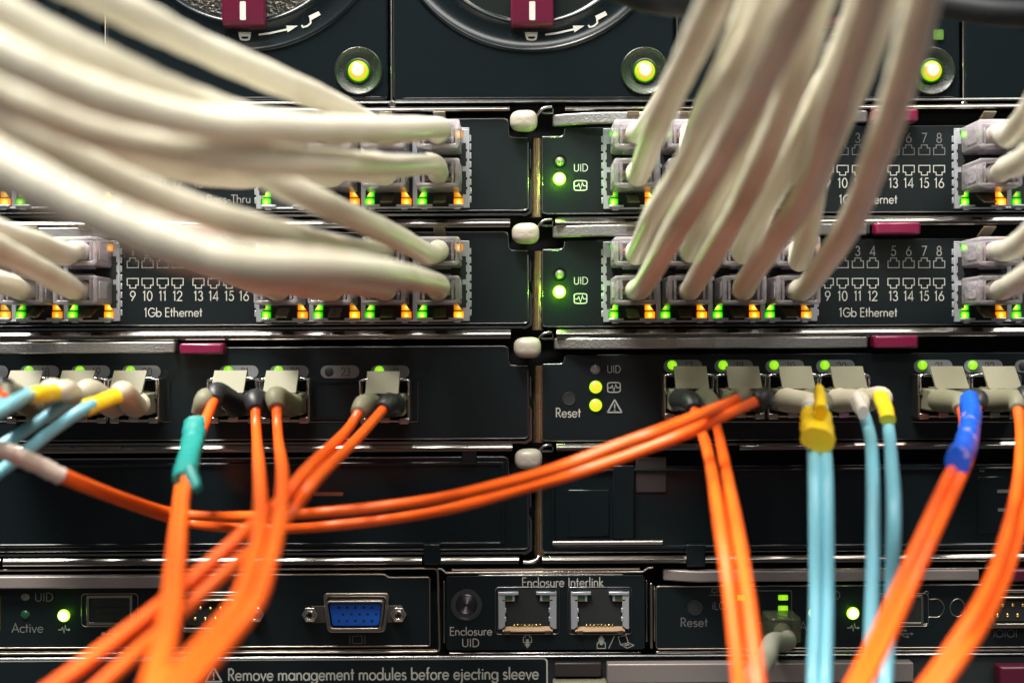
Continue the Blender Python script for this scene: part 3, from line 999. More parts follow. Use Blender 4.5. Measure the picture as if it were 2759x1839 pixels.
# ------------------------------------------------------------------ fibre switch modules (third row)
def switch(col, label):
    du = 1872 * col
    dv = 608
    th = thing('switch_module', label, 'network switch', T(700 + du, 1060), 'fibre switch modules')
    if col:
        face_right(th, dv + 4)
    else:
        face_left(th, dv + 6, top=320)
    lights = [-59, 78, 215.5, 352, 615, 750.5, 887, 1022]
    names = ['17', '18', '19', '20', '21', '22', '23', '0']
    for u, nme in zip(lights, names):
        u = u + du + (2 if not col else 0)
        if not -80 < u < 2900:
            continue
        v = 1001 if not col else 986
        pu = u + 27
        a, b, _ = T(pu, v - (0 if not col else 0))
        mb = MB((a, b, 0.6))
        mb.flat(rrect(a - 52, b - 17, a + 52, b + 17, 16.5, 8), 0.5)
        pl = mb.build('number_pill', 'pill', th)
        mb = MB((a, b, 1))
        text(mb, nme, a + 16, b, 21, z=1.2, wt=0.1)
        mb.build('port_number', 'pill_text', pl)
        lc = T(u + (2 if not col else 0), v - 4)
        lc = (a - 29, b - (0 if nme == '23' else 3), 1.5)
        if nme == '23' or (nme == '0' and col):
            lamp(th, 'port_lamp_or_reflection', lc, 12, 'pill_text', 0.3)
        else:
            lamp(th, 'port_lamp_or_reflection', lc, 13, 'led_lime', 0.7)
    # sill line under the sockets and thin frame of each cage group
    for g0, g1 in ((-90, 452), (575, 957), (984, 1118)):
        e = MB(T((g0 + g1) / 2 + du, 1080))
        sh = 60 if col else 0
        pts = [T(g0 + du + 10, 1028), T(g0 + du + 10, 1136), T(g1 + du + 8, 1136), T(g1 + du + 8, 1028)]
        pts = [(p[0], p[1], 0.5) for p in pts]
        e.tube(pts, 1.6, 6)
        e.build('cage_frame', 'trim', th, smooth=80)
    # empty cage with its shutter (port 23)
    a, b, _ = T(915 + du, 1078)
    MB((a, b, 0)).frame(rrect(a - 68, b - 50, a + 68, b + 52, 4), rrect(a - 62, b - 44, a + 62, b + 46, 3), -1, 2.5).build('cage_shutter', 'gloss', th)
    if col:
        lever(th, 1494, 2338, 911, 941, tab=(2353, 2474, -3, 2))
        lamp(th, 'unlit_lamp', T(1604, 995), 14, 'grey_led', 0.4)
        lamp(th, 'status_lamp', T(1605, 1042), 17.5, 'led_amber', 0.5)
        lamp(th, 'status_lamp', T(1605, 1091), 17.5, 'led_amber', 0.5)
        mb = MB(T(1655, 1045))
        text(mb, 'UID', *T(1654, 994)[:2], 19, 37)
        ekg(mb, *T(1654, 1043)[:2])
        warn(mb, *T(1656, 1094)[:2])
        mb.build('status_legend', 'print_mid', th)
        mb = MB(T(1531, 1111))
        text(mb, 'Reset', *T(1531, 1111)[:2], 24, 68)
        mb.build('reset_legend', 'print', th)
        c = T(1533, 1074)
        mb = MB(c)
        mb.lathe([(18, 0.4), (16.5, 1.6), (15.5, 0.6), (15, 0.5), (1, 0.45)], c[0], c[1], 28, False, True)
        mb.build('reset_hole', 'deep', th)
    else:
        lever(th, -380, 470, 915, 946, tab=(484, 603, 5, 4))
    return th


switch(0, 'switch module left of the knobs whose port 23 is empty')
switch(1, 'switch module with Reset hole, two yellow lamps and a warning triangle')


# ------------------------------------------------------------------ blank covers (fourth row)
def blank(col):
    du = 1872 * col
    if not col:
        th = thing('blank_cover', 'plain black filler panel left of the lowest ivory knob', 'blank cover', T(700, 1360), 'black filler panels')
        face_left(th, 912, 'gloss', top=320)
        for u0, u1, v0, v1, p in ((1243, 1285, 1208, 1252, 14), (1140, 1187, 1464, 1522, 30)):
            a0, b0, _ = T(u0, v0, p)
            a1, b1, _ = T(u1, v1, p)
            MB(((a0 + a1) / 2, (b0 + b1) / 2, 0)).box(a0, b0, -20, a1, b1, p).build('clip_tab', 'gloss', th, bevel=5)
        a0, b0, _ = T(-300, 1250)
        a1, b1, _ = T(1362, 1468)
        MB(((a0 + a1) / 2, (b0 + b1) / 2, 0)).frame(rrect(a0, b0, a1, b1, 10), rrect(a0 + 10, b0 + 10, a1 - 10, b1 - 10, 8), -2, 7).build('raised_frame', 'gloss', th, bevel=3)
        a, b, _ = T(885, 1330)
        MB((a, b, 0)).prism(rrect(a - 40, b - 5, a + 40, b + 5, 4.5), -2, 1.5).build('pull_slit', 'slit_sheen', th)
    else:
        th = thing('blank_cover', 'black filler panel right of the lowest ivory knob, with raised rectangles', 'blank cover', T(2300, 1360), 'black filler panels')
        face_right(th, 912, 'gloss')
        a0, b0, _ = T(1485, 1262)
        a1, b1, _ = T(3200, 1472)
        MB(((a0 + a1) / 2, (b0 + b1) / 2, 0)).frame(rrect(a0, b0, a1, b1, 10), rrect(a0 + 9, b0 + 9, a1 - 9, b1 - 14, 8), -2, 9).build('raised_frame', 'gloss', th, bevel=4)
        for u0, u1, v0, v1, p, m_ in ((1530, 1642, 1318, 1444, 4, 'gloss'), (1650, 1708, 1252, 1448, 12, 'gloss'), (1712, 1796, 1230, 1326, 3.5, 'brown'), (1846, 1897, 1462, 1522, 26, 'gloss'), (2632, 2720, 1282, 1436, 3, 'gloss')):  # the brown box is a painted stand-in for a faint reflection
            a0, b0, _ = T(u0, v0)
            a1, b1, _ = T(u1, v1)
            MB(((a0 + a1) / 2, (b0 + b1) / 2, 0)).box(a0, b0, -10, a1, b1, p).build('raised_block_or_reflection', m_, th, bevel=3)
        a0, b0, _ = T(1489, 1457, 12)
        a1, b1, _ = T(1785, 1466, 12)
        MB(((a0 + a1) / 2, (b0 + b1) / 2, 0)).side([(b0, 9.5), (b0, 12), (b0 + 3, 14), (b1, 12), (b1, 9.5)], a0, a1).build('lower_strip', 'lever', th)
        for u, v, w in ((2710, 1322, 50), (2712, 1372, 50), (2644, 1265, 14)):
            a, b, _ = T(u, v)
            MB((a, b, 1)).flat(rrect(a - w / 2, b - 4.5, a + w / 2, b + 4.5, 2), 3.6).build('grey_mark', 'print_dim', th)
    return th


blank(0)
blank(1)


# ------------------------------------------------------------------ management row
def dsub(th, u, v, rows, shell_w, shell_h, body, pin, name):
    a, b, _ = T(u, v)
    k = MB((a, b, 0))

    def dshape(w, h, s, r):
        return roundcorner([(a - w, b - h), (a + w, b - h), (a + w - s, b + h), (a - w + s, b + h)], r, True)
    k.frame(dshape(shell_w, shell_h, 12, 14), dshape(shell_w - 10, shell_h - 10, 11, 12), -4, 10)
    k.frame(dshape(shell_w - 12, shell_h - 14, 9, 10), dshape(shell_w - 17, shell_h - 19, 9, 9), -4, 40)
    sh = k.build(name, 'cage', th, bevel=2.5, seg=3)
    MB((a, b, 10)).prism(dshape(shell_w - 19, shell_h - 22, 9, 8), -4, 26).build('socket_insert', body, sh, bevel=1)
    mb = MB((a, b, 27))
    for dx, dy in rows:
        mb.lathe([(4.6, 24), (4.6, 29), (2, 31)], a + dx, b + dy, 10) if pin == 'gold' else mb.lathe([(4, 26.3), (2, 26.8)], a + dx, b + dy, 10)
    mb.build('pin_contacts', pin, sh)
    return sh


def hexnut(th, u, v):
    a, b, _ = T(u, v)
    mb = MB((a, b, 0))
    mb.lathe([(23, -2), (23, 14), (20, 17)], a, b, 6)
    mb.lathe([(15, 16), (15, 26), (13, 28), (8, 28), (8, 18)], a, b, 24, False, True)
    n = mb.build('hex_nut', 'steel', th, bevel=1.5)
    MB((a, b, 19)).lathe([(7.6, 18.2), (1, 18.4)], a, b, 16).build('threaded_hole', 'deep', n)


def usb(th, u, v):
    a, b, _ = T(u, v)
    mb = MB((a, b, 0))
    mb.frame(rrect(a - 62, b - 40, a + 62, b + 40, 4), rrect(a - 55, b - 33, a + 55, b + 33, 3), -2, 5)
    q = mb.build('usb_socket', 'cage', th, bevel=1)
    mb = MB((a, b, 0))
    mb.prism(rrect(a - 55, b - 33, a + 55, b + 33, 3), -2, 1)
    mb.box(a - 40, b - 6, 1, a + 40, b + 8, 3)
    mb.build('usb_tongue', 'deep', q)
    mb = MB((a, b, 0))
    mb.tube([(x, y, 0.6) for x, y in rrect(a - 76, b - 44, a + 76, b + 44, 10)], 1.5, 6, True)
    mb.build('cutout_edge', 'cage', th, smooth=80)


def mgmt_left():
    th = thing('management_module', 'management module with blue video socket and Active lamp', 'management module', T(500, 1650), 'enclosure management modules')
    ax0, ax1 = T(-420, 1650)[0], T(1158, 1650)[0]
    y0, y1 = T(600, 1548)[1], T(600, 1742)[1]
    poly = roundcorner([(ax0, y0), (T(1036, 1550)[0], y0), (T(1046, 1558)[0], y0 + 9), (ax1, y0 + 9), (ax1, y1), (ax0, y1)], 7, True)
    o = ((ax0 + ax1) / 2, (y0 + y1) / 2, 0)
    MB(o).prism(poly, -34, 0).build('face', 'black', th, bevel=2)
    MB(o).tube([(x, y, -1.5) for x, y in poly], 2.1, 8, True).build('face_edge', 'cage', th, smooth=80)
    mb = MB(o)
    xr = T(1180, 1650)[0]
    mb.tube([(x, y, -2) for x, y in roundcorner([(ax0, y0 - 15), (xr, y0 - 15), (xr + 4, y1 + 16), (ax0, y1 + 16)], 12)], 3.2, 8)
    mb.box(ax0, y1 + 10, -50, xr - 4, y1 + 20, -8)
    mb.build('tray_edge', 'cage', th, smooth=80)
    lever(th, -420, 436, 1546, 1579, p=34, mtl='lever_dim', curve=False)
    lamp(th, 'unlit_lamp', T(68, 1606), 12, 'grey_led', 0.5)
    lamp(th, 'unlit_lamp', T(68, 1655), 13, 'green_led_off', 0.5)
    glow(lamp(th, 'heartbeat_lamp', T(172, 1657), 17, 'led_green', 0.5), T(172, 1657), 0.0005, p=26)
    mb = MB(T(120, 1650))
    text(mb, 'UID', *T(119, 1607)[:2], 22, 50)
    text(mb, 'Active', *T(75, 1690)[:2], 24, 86)
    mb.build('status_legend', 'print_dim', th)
    mb = MB(T(172, 1695))
    pulse(mb, *T(172, 1695)[:2])
    mb.build('heartbeat_sign', 'print_mid', th)
    mb = MB(T(2, 1650))
    a, b, _ = T(0, 1650)
    mb.box(a - 6, b - 46, 0.5, a + 0, b + 48, 4)
    mb.build('lit_edge', 'glow_edge', th)
    usb(th, 296, 1642)
    mb = MB(T(305, 1706))
    usb_sign(mb, *T(302, 1704)[:2])
    mb.build('usb_sign', 'print_mid', th)
    pins = [(-48 + 27 * i, -14) for i in range(5)] + [(-35 + 27 * i, 13) for i in range(4)]
    dsub(th, 568, 1646, pins, 90, 54, 'deep', 'gold', 'serial_socket')
    hexnut(th, 692, 1652)
    hexnut(th, 446, 1652)
    r = []
    for j in range(3):
        for i in range(5):
            r.append((-44 + 22 * i + (11 if j == 1 else 0), -18 + 18 * j))
    dsub(th, 961, 1648, r, 90, 53, 'vga', 'deep', 'video_socket')
    for u in (837, 1075):
        hexnut(th, u, 1652)
    mb = MB(T(961, 1652))
    a, b, _ = T(961, 1652)
    mb.box(a - 122, b - 22, 0.5, a + 122, b + 24, 3)
    mb.build('socket_flange', 'flange', th, bevel=1)
    mb = MB(T(963, 1722))
    a, b, _ = T(963, 1722)
    mb.line(rrect(a - 13, b - 10, a + 13, b + 10, 3), 2.2, 0.6, True)
    mb.line([(a - 20, b - 11), (a - 20, b + 11)], 2.2, 0.6)
    mb.line([(a + 20, b - 11), (a + 20, b + 11)], 2.2, 0.6)
    mb.build('monitor_sign', 'print_dim', th)


mgmt_left()


def interlink():
    th = thing('interlink_module', 'centre tray with two empty network sockets under the words Enclosure Interlink', 'interlink module', T(1470, 1650))
    ax0, ax1 = T(1202, 1650)[0], T(1738, 1650)[0]
    y0, y1 = T(1470, 1549)[1], T(1470, 1750)[1]
    o = ((ax0 + ax1) / 2, (y0 + y1) / 2, 0)
    MB(o).prism(rrect(ax0, y0, ax1, y1, 9), -34, 0).build('face', 'black', th, bevel=2)
    MB(o).tube([(ax0 + 90, y0 - 1, -1), (ax1 - 60, y0 - 1, -1)], 1.4, 6).build('face_edge', 'steel', th, smooth=80)
    mb = MB(o)
    mb.side([(y0 - 21, -40), (y0 - 21, -2), (y0 - 18, 2), (y0 - 14, 0), (y0 - 14, -40)], ax0 + 16, ax1 - 14)
    mb.tube(roundcorner([(ax0 - 20, y0 - 19, -3), (ax0 - 2, y0 - 9, -3), (ax1 + 2, y0 - 9, -3), (ax1 + 18, y0 - 20, -3)], 8) if False else [(ax0 - 22, y0 - 20, -3), (ax0 - 10, y0 - 18, -3), (ax0, y0 - 8, -3), (ax1 - 6, y0 - 8, -3), (ax1 + 8, y0 - 18, -3), (ax1 + 22, y0 - 20, -3)], 3.4, 8)
    mb.build('top_lip', 'steel', th, smooth=60)
    mb = MB(o)
    mb.box(ax0 - 8, y0 + 14, -30, ax0 - 2, y1 - 20, 0)
    mb.box(ax1 + 2, y0 + 14, -30, ax1 + 7, y1 - 20, 0)
    mb.box(ax0 + 8, y1 + 6, -30, ax1 - 12, y1 + 15, 1)
    mb.build('tray_edge', 'rail', th, bevel=2)
    # push button
    c = T(1257, 1628)
    mb = MB(c)
    mb.lathe([(43, 0.3), (42, 4), (38.5, 4), (37.5, 0.6), (30, 0.5)], c[0], c[1], 48, False, False)
    bt = mb.build('button_ring', 'trim', th, smooth=50)
    mb = MB(c)
    mb.lathe([(30, 0.4), (29, 9), (27, 10), (25.5, 8)] + [(24 - 1.5 * i, 8 + 0.8 * (i % 2)) for i in range(15)], c[0], c[1], 48, False, True)
    mb.build('button_cap', mat('spun_cap', (0.06, 0.06, 0.065), 0.24, 0.8), bt, smooth=25)
    mb = MB(T(1400, 1650))
    text(mb, 'Enclosure Interlink', *T(1516, 1567)[:2], 24, 220)
    text(mb, 'Enclosure', *T(1269, 1699)[:2], 21, 115)
    text(mb, 'UID', *T(1268, 1730)[:2], 21, 47)
    mb.build('legend', 'print', th)
    for k, u in enumerate((1421, 1616)):
        a, b, _ = T(u, 1645)
        mb = MB((a, b, 0))
        mb.tube([(x, y, 0.6) for x, y in rrect(a - 86, b - 64, a + 86, b + 62, 9)], 1.7, 6, True)
        mb.build('cutout_edge', 'trim', th, smooth=80)
        mb = MB((a, b, 0))
        mb.prism(rrect(a - 82, b - 60, a + 82, b + 58, 6), -3, 0.5)
        mb.build('socket_recess', 'deep', th)
        mb = MB((a, b, 0))
        n = 78
        # nickel housing: side posts, key shoulders, sill sloping inward
        for s in (-1, 1):
            mb.prism([(a + s * 78, b - 54), (a + s * 60, b - 54), (a + s * 60, b + 38), (a + s * 70, b + 46), (a + s * 78, b + 46)], 0, 12)
            mb.prism([(a + s * 76, b - 54), (a + s * 24, b - 54), (a + s * 24, b - 46), (a + s * 76, b - 46)], 0, 15)
            mb.prism([(a + s * 60, b - 46), (a + s * 34, b - 46), (a + s * 34, b - 28), (a + s * 60, b - 28)], 0, 10)
            for q in (2, 26):
                mb.box(a + s * 60 - 3, b + q - 12, 0, a + s * 60 + 3, b + q, 12.5)
        hs = mb.build('socket_housing', 'nickel', th, bevel=1.2)
        mb = MB((a, b, 0))
        mb.side([(b + 40, 1), (b + 52, 12), (b + 56, 12), (b + 56, 1)], a - 68, a + 68)
        mb.box(a - 62, b + 50, 3, a - 46, b + 60, 12.5)
        mb.box(a + 46, b + 50, 3, a + 62, b + 60, 12.5)
        mb.build('socket_sill', 'sill', hs, bevel=1)
        mb = MB((a, b, 0))
        for i in range(8):
            x = a - 36 + i * 10
            mb.lathe([(2.6, 1), (2.2, 6), (0.8, 7)], x, b + 37, 8)
        mb.build('gold_pins', 'gold', hs)
        for s in (-1, 1):
            mb = MB((a + s * 54, b - 38, 10))
            mb.box(a + s * 54 - 14, b - 43, 2, a + s * 54 + 14, b - 33, 11)
            mb.build('socket_lamp', 'green_led_off', hs)
            mb = MB((a + s * 54, b - 31, 10))
            mb.box(a + s * 54 - 13, b - 33, 2, a + s * 54 + 13, b - 29.5, 12)
            mb.build('lamp_lip', 'gold', hs)
    # icons
    z = 0.6
    mb = MB(T(1550, 1727))
    a, b, _ = T(1421, 1726)
    mb.line([(a - 4, b + 3), (a - 11, b + 3), (a - 11, b - 11), (a - 6, b - 11), (a - 6, b - 17), (a + 6, b - 17), (a + 6, b - 11), (a + 11, b - 11), (a + 11, b + 3), (a + 4, b + 3)], 2.2, z)
    mb.flat([(a - 4, b - 6), (a + 4, b - 6), (a + 4, b + 7), (a + 9, b + 7), (a, b + 19), (a - 9, b + 7), (a - 4, b + 7)], z)
    a, b, _ = T(1620, 1727)
    mb.flat([(a, b - 17), (a + 9, b - 6), (a + 5, b - 6), (a + 10, b + 2), (a + 4, b + 2), (a + 4, b + 9), (a - 4, b + 9), (a - 4, b + 2), (a - 10, b + 2), (a - 5, b - 6), (a - 9, b - 6)], z)
    mb.line([(a - 6, b + 4), (a - 11, b + 4), (a - 11, b + 18), (a + 11, b + 18), (a + 11, b + 4), (a + 6, b + 4)], 2.4, z)
    mb.line([(a + 20, b + 18), (a + 35, b - 14)], 2.4, z)
    mb.line([(a + 45, b - 13), (a + 66, b - 17), (a + 73, b + 3), (a + 52, b + 8)], 2.2, z, True)
    mb.line([(a + 52, b + 8), (a + 73, b + 3), (a + 88, b + 10), (a + 70, b + 18)], 2.2, z, True)
    mb.flat([(a + 61, b + 9), (a + 73, b + 6), (a + 78, b + 9), (a + 66, b + 12)], z)
    mb.build('cable_signs', 'print_mid', th)


interlink()


def mgmt_right():
    th = thing('management_module', 'management module with dim Reset print, behind the blue and orange fibres', 'management module', T(2300, 1650), 'enclosure management modules')
    ax0, ax1 = T(1768, 1650)[0], T(3300, 1650)[0]
    y0, y1 = T(2200, 1577)[1], T(2200, 1745)[1]
    o = ((ax0 + ax1) / 2, (y0 + y1) / 2, 0)
    poly = rrect(ax0, y0, ax1, y1, 9)
    MB(o).prism(poly, -34, 0).build('face', 'black', th, bevel=2)
    MB(o).tube([(x, y, -1.5) for x, y in poly], 2.0, 8, True).build('face_edge', 'cage', th, smooth=80)
    mb = MB(o)
    mb.box(ax0 - 16, y0 - 10, -40, ax0 - 10, y1 - 2, 2)
    mb.box(ax0 - 6, y0 - 2, -40, ax0 - 3, y1 - 20, 0)
    mb.box(ax0, y1 + 7, -40, ax1, y1 + 13, -4)
    mb.box(ax0 + 40, y0 - 46, -40, ax1, y0 - 42, -4)
    mb.build('tray_edge', 'cage', th, bevel=1.5)
    lever(th, 1790, 2640, 1540, 1570, p=30, mtl='lever_dim', tab=(2698, 2830, -2, 2), tabm='maroon')
    c = T(1872, 1636)
    mb = MB(c)
    mb.lathe([(21, 0.3), (20.5, 2), (18.5, 2), (18, 0.6), (1, 0.5)], c[0], c[1], 32, False, True)
    mb.build('reset_hole', 'trim', th)
    MB(c).lathe([(17.8, 0.9), (1, 1.0)], c[0], c[1], 28).build('hole_shadow', 'deep', th)
    mb = MB(T(1900, 1650))
    text(mb, 'Reset', *T(1870, 1675)[:2], 23, 74)
    text(mb, 'iLO', *T(1938, 1630)[:2], 20, 40)
    a, b, _ = T(1925, 1598)
    mb.line(rrect(a - 7, b - 14, a + 7, b - 4, 2), 2, 0.6, True)
    mb.line([(a, b - 4), (a, b + 4)], 2, 0.6)
    mb.line([(a - 14, b + 4), (a + 34, b + 4)], 2, 0.6)
    mb.line([(a + 22, b + 4), (a + 22, b + 12)], 2, 0.6)
    mb.line(rrect(a + 15, b - 14, a + 29, b - 4, 2), 2, 0.6, True)
    text(mb, 'UID', *T(2240, 1602)[:2], 22, 48)
    text(mb, 'Active', *T(2196, 1685)[:2], 23, 84)
    mb.build('status_legend', 'print_dim', th)
    mb = MB(T(2298, 1690))
    pulse(mb, *T(2298, 1690)[:2])
    mb.build('heartbeat_sign', 'print_mid', th)
    lamp(th, 'active_lamp', T(2194, 1650), 16, 'led_green', 0.5)
    glow(lamp(th, 'heartbeat_lamp', T(2298, 1651), 17, 'led_green', 0.5), T(2298, 1651), 0.0005, p=26)
    # lit network socket
    a, b, _ = T(2070, 1632)
    mb = MB((a, b, 0))
    mb.frame(rrect(a - 78, b - 44, a + 64, b + 46, 6), rrect(a - 74, b - 40, a + 60, b + 42, 4), -2, 3)
    sk = mb.build('network_socket', 'trim', th)
    for (u, v, w) in ((2000, 1609, 13), (2110, 1609, 13), (2110, 1638, 13)):
        q = T(u, v, 3)
        mb = MB(q)
        mb.prism(rrect(q[0] - w, q[1] - 7, q[0] + w, q[1] + 7, 2), 0, 4)
        mb.build('port_lamp_or_reflection', 'led_lime' if u > 2050 else 'led_amber', sk)
    usb(th, 2425, 1642)
    mb = MB(T(2430, 1705))
    usb_sign(mb, *T(2430, 1704)[:2])
    mb.build('usb_sign', 'print_dim', th)
    mb = MB(T(2520, 1640))
    mb.tube([(*T(u, v)[:2], 0.6) for u, v in catmull([(2485, 1598), (2500, 1592), (2502, 1612), (2530, 1614), (2544, 1636), (2530, 1660), (2502, 1662), (2500, 1678), (2480, 1680)], 4)], 1.5, 6)
    mb.tube([(*T(u, v)[:2], 0.6) for u, v in circ(2580, 1636, 20, 24, 24)], 1.5, 6, True)
    mb.build('cutout_edge', 'cage', th, smooth=80)
    pins = [(-40 + 27 * i, -14) for i in range(4)] + [(-54 + 27 * i, 13) for i in range(5)]
    dsub(th, 2731, 1637, pins, 92, 52, 'deep', 'gold', 'serial_socket')
    mb = MB(T(2707, 1705))
    text(mb, 'IOIOI', *T(2708, 1705)[:2], 20, 66, wt=0.09)
    mb.build('serial_sign', 'print_dim', th)


mgmt_right()

# ------------------------------------------------------------------ bottom sleeve
sl = thing('sleeve_panel', 'bottom black sleeve panel with white bordered warning and grey handle', 'sleeve panel', T(1400, 1850))
a0, b0, _ = T(-420, 1772)
a1, b1, _ = T(3300, 2300)
y0 = T(CU, 1774)[1]
MB((CU, y0 + 200, -10)).box(a0, y0, -40, a1, y0 + 500, -8).build('face', 'matte', sl)
xr = T(1477, 1800)[0]
yl = T(1000, 1771)[1]
mb = MB((xr - 600, yl + 60, 0))
mb.prism(roundcorner([(a0, yl), (xr, yl), (xr, yl + 240), (a0, yl + 240)], 8, True), -20, 0)
lb = mb.build('warning_label', 'black', sl)
mb = MB((xr - 600, yl + 60, 0))
mb.line(roundcorner([(a0 + 4, yl + 3.5), (xr - 3, yl + 3.5), (xr - 3, yl + 230)], 12), 4.5, 0.6)
mb.build('label_border', 'print', lb)
mb = MB((xr - 500, T(1000, 1815)[1], 0))
text(mb, 'Remove management modules before ejecting sleeve', T(1033, 1813)[0], T(1033, 1814)[1], 31, 838, wt=0.13)
warn(mb, *T(576, 1816)[:2], 1.15)
mb.build('label_text', 'print', lb)
a, b, _ = T(1560, 1804, 10)
MB((a, b, 0)).box(a - 66, b - 20, -8, a + 60, b + 17, 14).build('latch_block', 'brown', sl, bevel=3)
a, b, _ = T(1565, 1850, 30)
MB((a, b, 0)).box(a - 75, b - 16, -8, a + 70, b + 30, 34).build('pull_tab', 'cream', sl, bevel=5)
lever(sl, 1636, 2462, 1789, 1842, p=40, mtl='lever_dim', curve=False, tab=(2690, 2840, 10, 10), tabm='maroon')


# ------------------------------------------------------------------ cables
def depth(w, d2):
    return D * (1 - d2 / w)


def path3(ctrl, d2, pmin):
    out = []
    for u, v, w in ctrl:
        p = max(pmin, depth(w, d2)) if w > d2 else pmin
        out.append(T(u, v, p))
    return out


def plug(par, port, upper):
    """clear modular plug seated in a socket; latch up in the upper row, down in the lower"""
    a, b = port
    s = -1 if upper else 1
    mb = MB((a, b, 60))
    # stepped body: broad front, narrower strain relief at the back
    w, h = 57, 37
    mb.frame(rrect(a - w, b - h, a + w, b + h, 7), rrect(a - w + 11, b - h + 10, a + w - 11, b + h - 10, 4), -20, 134)
    mb.box(a - w + 11.4, b - h + 10.4, 34, a + w - 11.4, b + h - 10.4, 40)
    mb.box(a - w + 11.4, b - s * 6 - 3, 40.5, a + w - 11.4, b - s * 6 + 3, 96)
    pg = mb.build('plug', 'clear', par, bevel=4.8, seg=3)
    mb = MB((a, b, 130))
    for x in (-38, 38):
        mb.box(a + x - 3.5, b - 26, 56, a + x + 3.5, b + 26, 126)
    mb.box(a - w - 3, b - 22, 60, a - w - 0.4, b + 22, 118)
    mb.box(a + w + 0.4, b - 22, 60, a + w + 3, b + 22, 118)
    mb.side([(b - s * (h + 0.5), 40), (b - s * (h + 7), 60), (b - s * (h + 7), 84), (b - s * (h + 0.5), 100)], a - 30, a + 30)
    mb.build('plug_ribs', 'clear', pg, bevel=2)
    mb = MB((a, b, 60))
    mb.side([(b + s * (h + 2), -4), (b + s * (h + 6), -6), (b + s * (h + 34), 60), (b + s * (h + 30), 66)], a - 16, a + 16)
    mb.build('latch_clip', 'smoky', pg)
    for i in range(8):
        mb = MB((a, b, 40))
        x = a - 38 + i * 11
        k = (-1) ** i * 7
        mb.tube(catmull([(x, b - s * 4, -8), (x, b + k * 0.4, 24), (a + (x - a) * 0.8, b + k, 52), (a + (x - a) * 0.45, b + k * 0.6, 92)], 3), 4.6, 7)
        mb.build('wire', ('sleeve', 'wire_orange', 'sleeve', 'wire_blue', 'sleeve', 'wire_green', 'sleeve', 'wire_brown')[i], pg, smooth=80)
    mb = MB((a, b, 0))
    for i in range(8):
        x = a - 38 + i * 11
        mb.box(x - 2, b - s * 30, -16, x + 2, b - s * 12, 10)
    mb.build('plug_contacts', 'gold', pg)
    return pg


def net_cable(label, u, row, upper, ctrl, group='white network cables', mtl='jacket', print_at=None):
    dv = -304 if row == 'A' else 0
    a, b, _ = T(u, (685 if upper else 786) + dv)
    th = thing('network_cable', label, 'network cable', (a, b, 0), group)
    plug(th, (a, b), upper)
    pts = [(a, b, 84), (a, b, 140)] + path3(ctrl, 56, 205)
    P = catmull(pts, 9)
    n = len(P)
    R = [26.6 + 0.9 * math.sin(i * 0.31 + u) + 0.5 * math.sin(i * 1.13 + 2 * u) for i in range(n)]
    mb = MB((a, b, 100))
    mb.tube(P, R, 20)
    jk = mb.build('jacket', mtl, th, smooth=80)
    if print_at:
        # row of small printed marks along the side that faces out
        f0, f1 = print_at
        mb = MB(P[int(n * f0)])
        L = [0.0]
        for i in range(1, n):
            L.append(L[-1] + (P[i] - P[i - 1]).length)
        d, i = L[-1] * f0, 0
        while d < L[-1] * f1:
            while L[i + 1] < d:
                i += 1
            q = P[i].lerp(P[i + 1], (d - L[i]) / (L[i + 1] - L[i]))
            t = (P[i + 1] - P[i]).normalized()
            out = Vector((0, -0.35, 1))
            out = (out - t * out.dot(t)).normalized()
            sd = t.cross(out)
            r = R[i] + 0.7
            wd = rnd.choice((6, 8, 10, 5))
            vs = []
            for al in (-wd / 2, wd / 2):
                for k in range(5):
                    an = (-0.5 + k * 0.25) * 0.62
                    vs.append(q + t * al + (out * math.cos(an) + sd * math.sin(an)) * r)
            if rnd.random() > 0.14:
                mb.add(vs, [(k, k + 1, k + 6, k + 5) for k in range(4)])
            d += wd + 4
        mb.build('jacket_print', 'blue_ink', jk)
    return th


net_cable('topmost white cable on the upper left, running down alone to the upper module', 1046, 'A', True,
          [(985, 330, 66), (880, 272, 74), (700, 197, 84), (514, 115, 91), (395, 55, 97), (270, -5, 101), (80, -95, 105), (-100, -190, 108)])
net_cable('white cable just above the brightest left cable, merging behind it', 907, 'A', True,
          [(890, 350, 72), (780, 338, 80), (650, 318, 88), (500, 262, 93), (356, 200, 98), (176, 118, 103), (0, 25, 107), (-170, -70, 110)])
net_cable('bright white cable lying level into the topmost clear plug, upper left', 1187, 'A', True,
          [(1185, 345, 63), (1080, 349, 74), (900, 349, 86), (700, 341, 96), (553, 332, 101), (356, 288, 108), (198, 235, 113), (67, 178, 117), (-100, 95, 120)])
net_cable('white cable shaded beneath the bright level one, upper module lower plug', 1187, 'A', False,
          [(1165, 442, 62), (1050, 446, 71), (900, 440, 83.5), (700, 428, 93.5), (553, 412, 98), (356, 375, 102), (198, 332, 106), (100, 292, 109), (0, 248, 111), (-150, 160, 114)], print_at=(0.20, 0.42))
net_cable('white cable in shadow crossing above the thickest one, ending behind it', 1046, 'B', True,
          [(985, 676, 64), (880, 655, 72), (750, 628, 80), (600, 588, 88), (450, 540, 93), (352, 500, 96), (200, 428, 100), (100, 372, 103), (0, 310, 105), (-150, 210, 108)], print_at=(0.22, 0.48))
net_cable('thickest white cable, brownish underneath, sweeping across the lower left module', 1187, 'B', False,
          [(1180, 767, 64), (1085, 745, 78), (950, 727, 97), (800, 720, 110), (656, 712, 118), (500, 672, 121), (352, 620, 124), (200, 553, 127), (0, 450, 130), (-170, 360, 132)])
net_cable('short visible white cable slanting down right, lit at its upper bend', 1187, 'B', True,
          [(1150, 682, 62), (1050, 630, 68), (960, 588, 73), (790, 510, 80), (660, 440, 83), (540, 395, 85), (350, 335, 87), (150, 250, 90), (-150, 110, 94)])
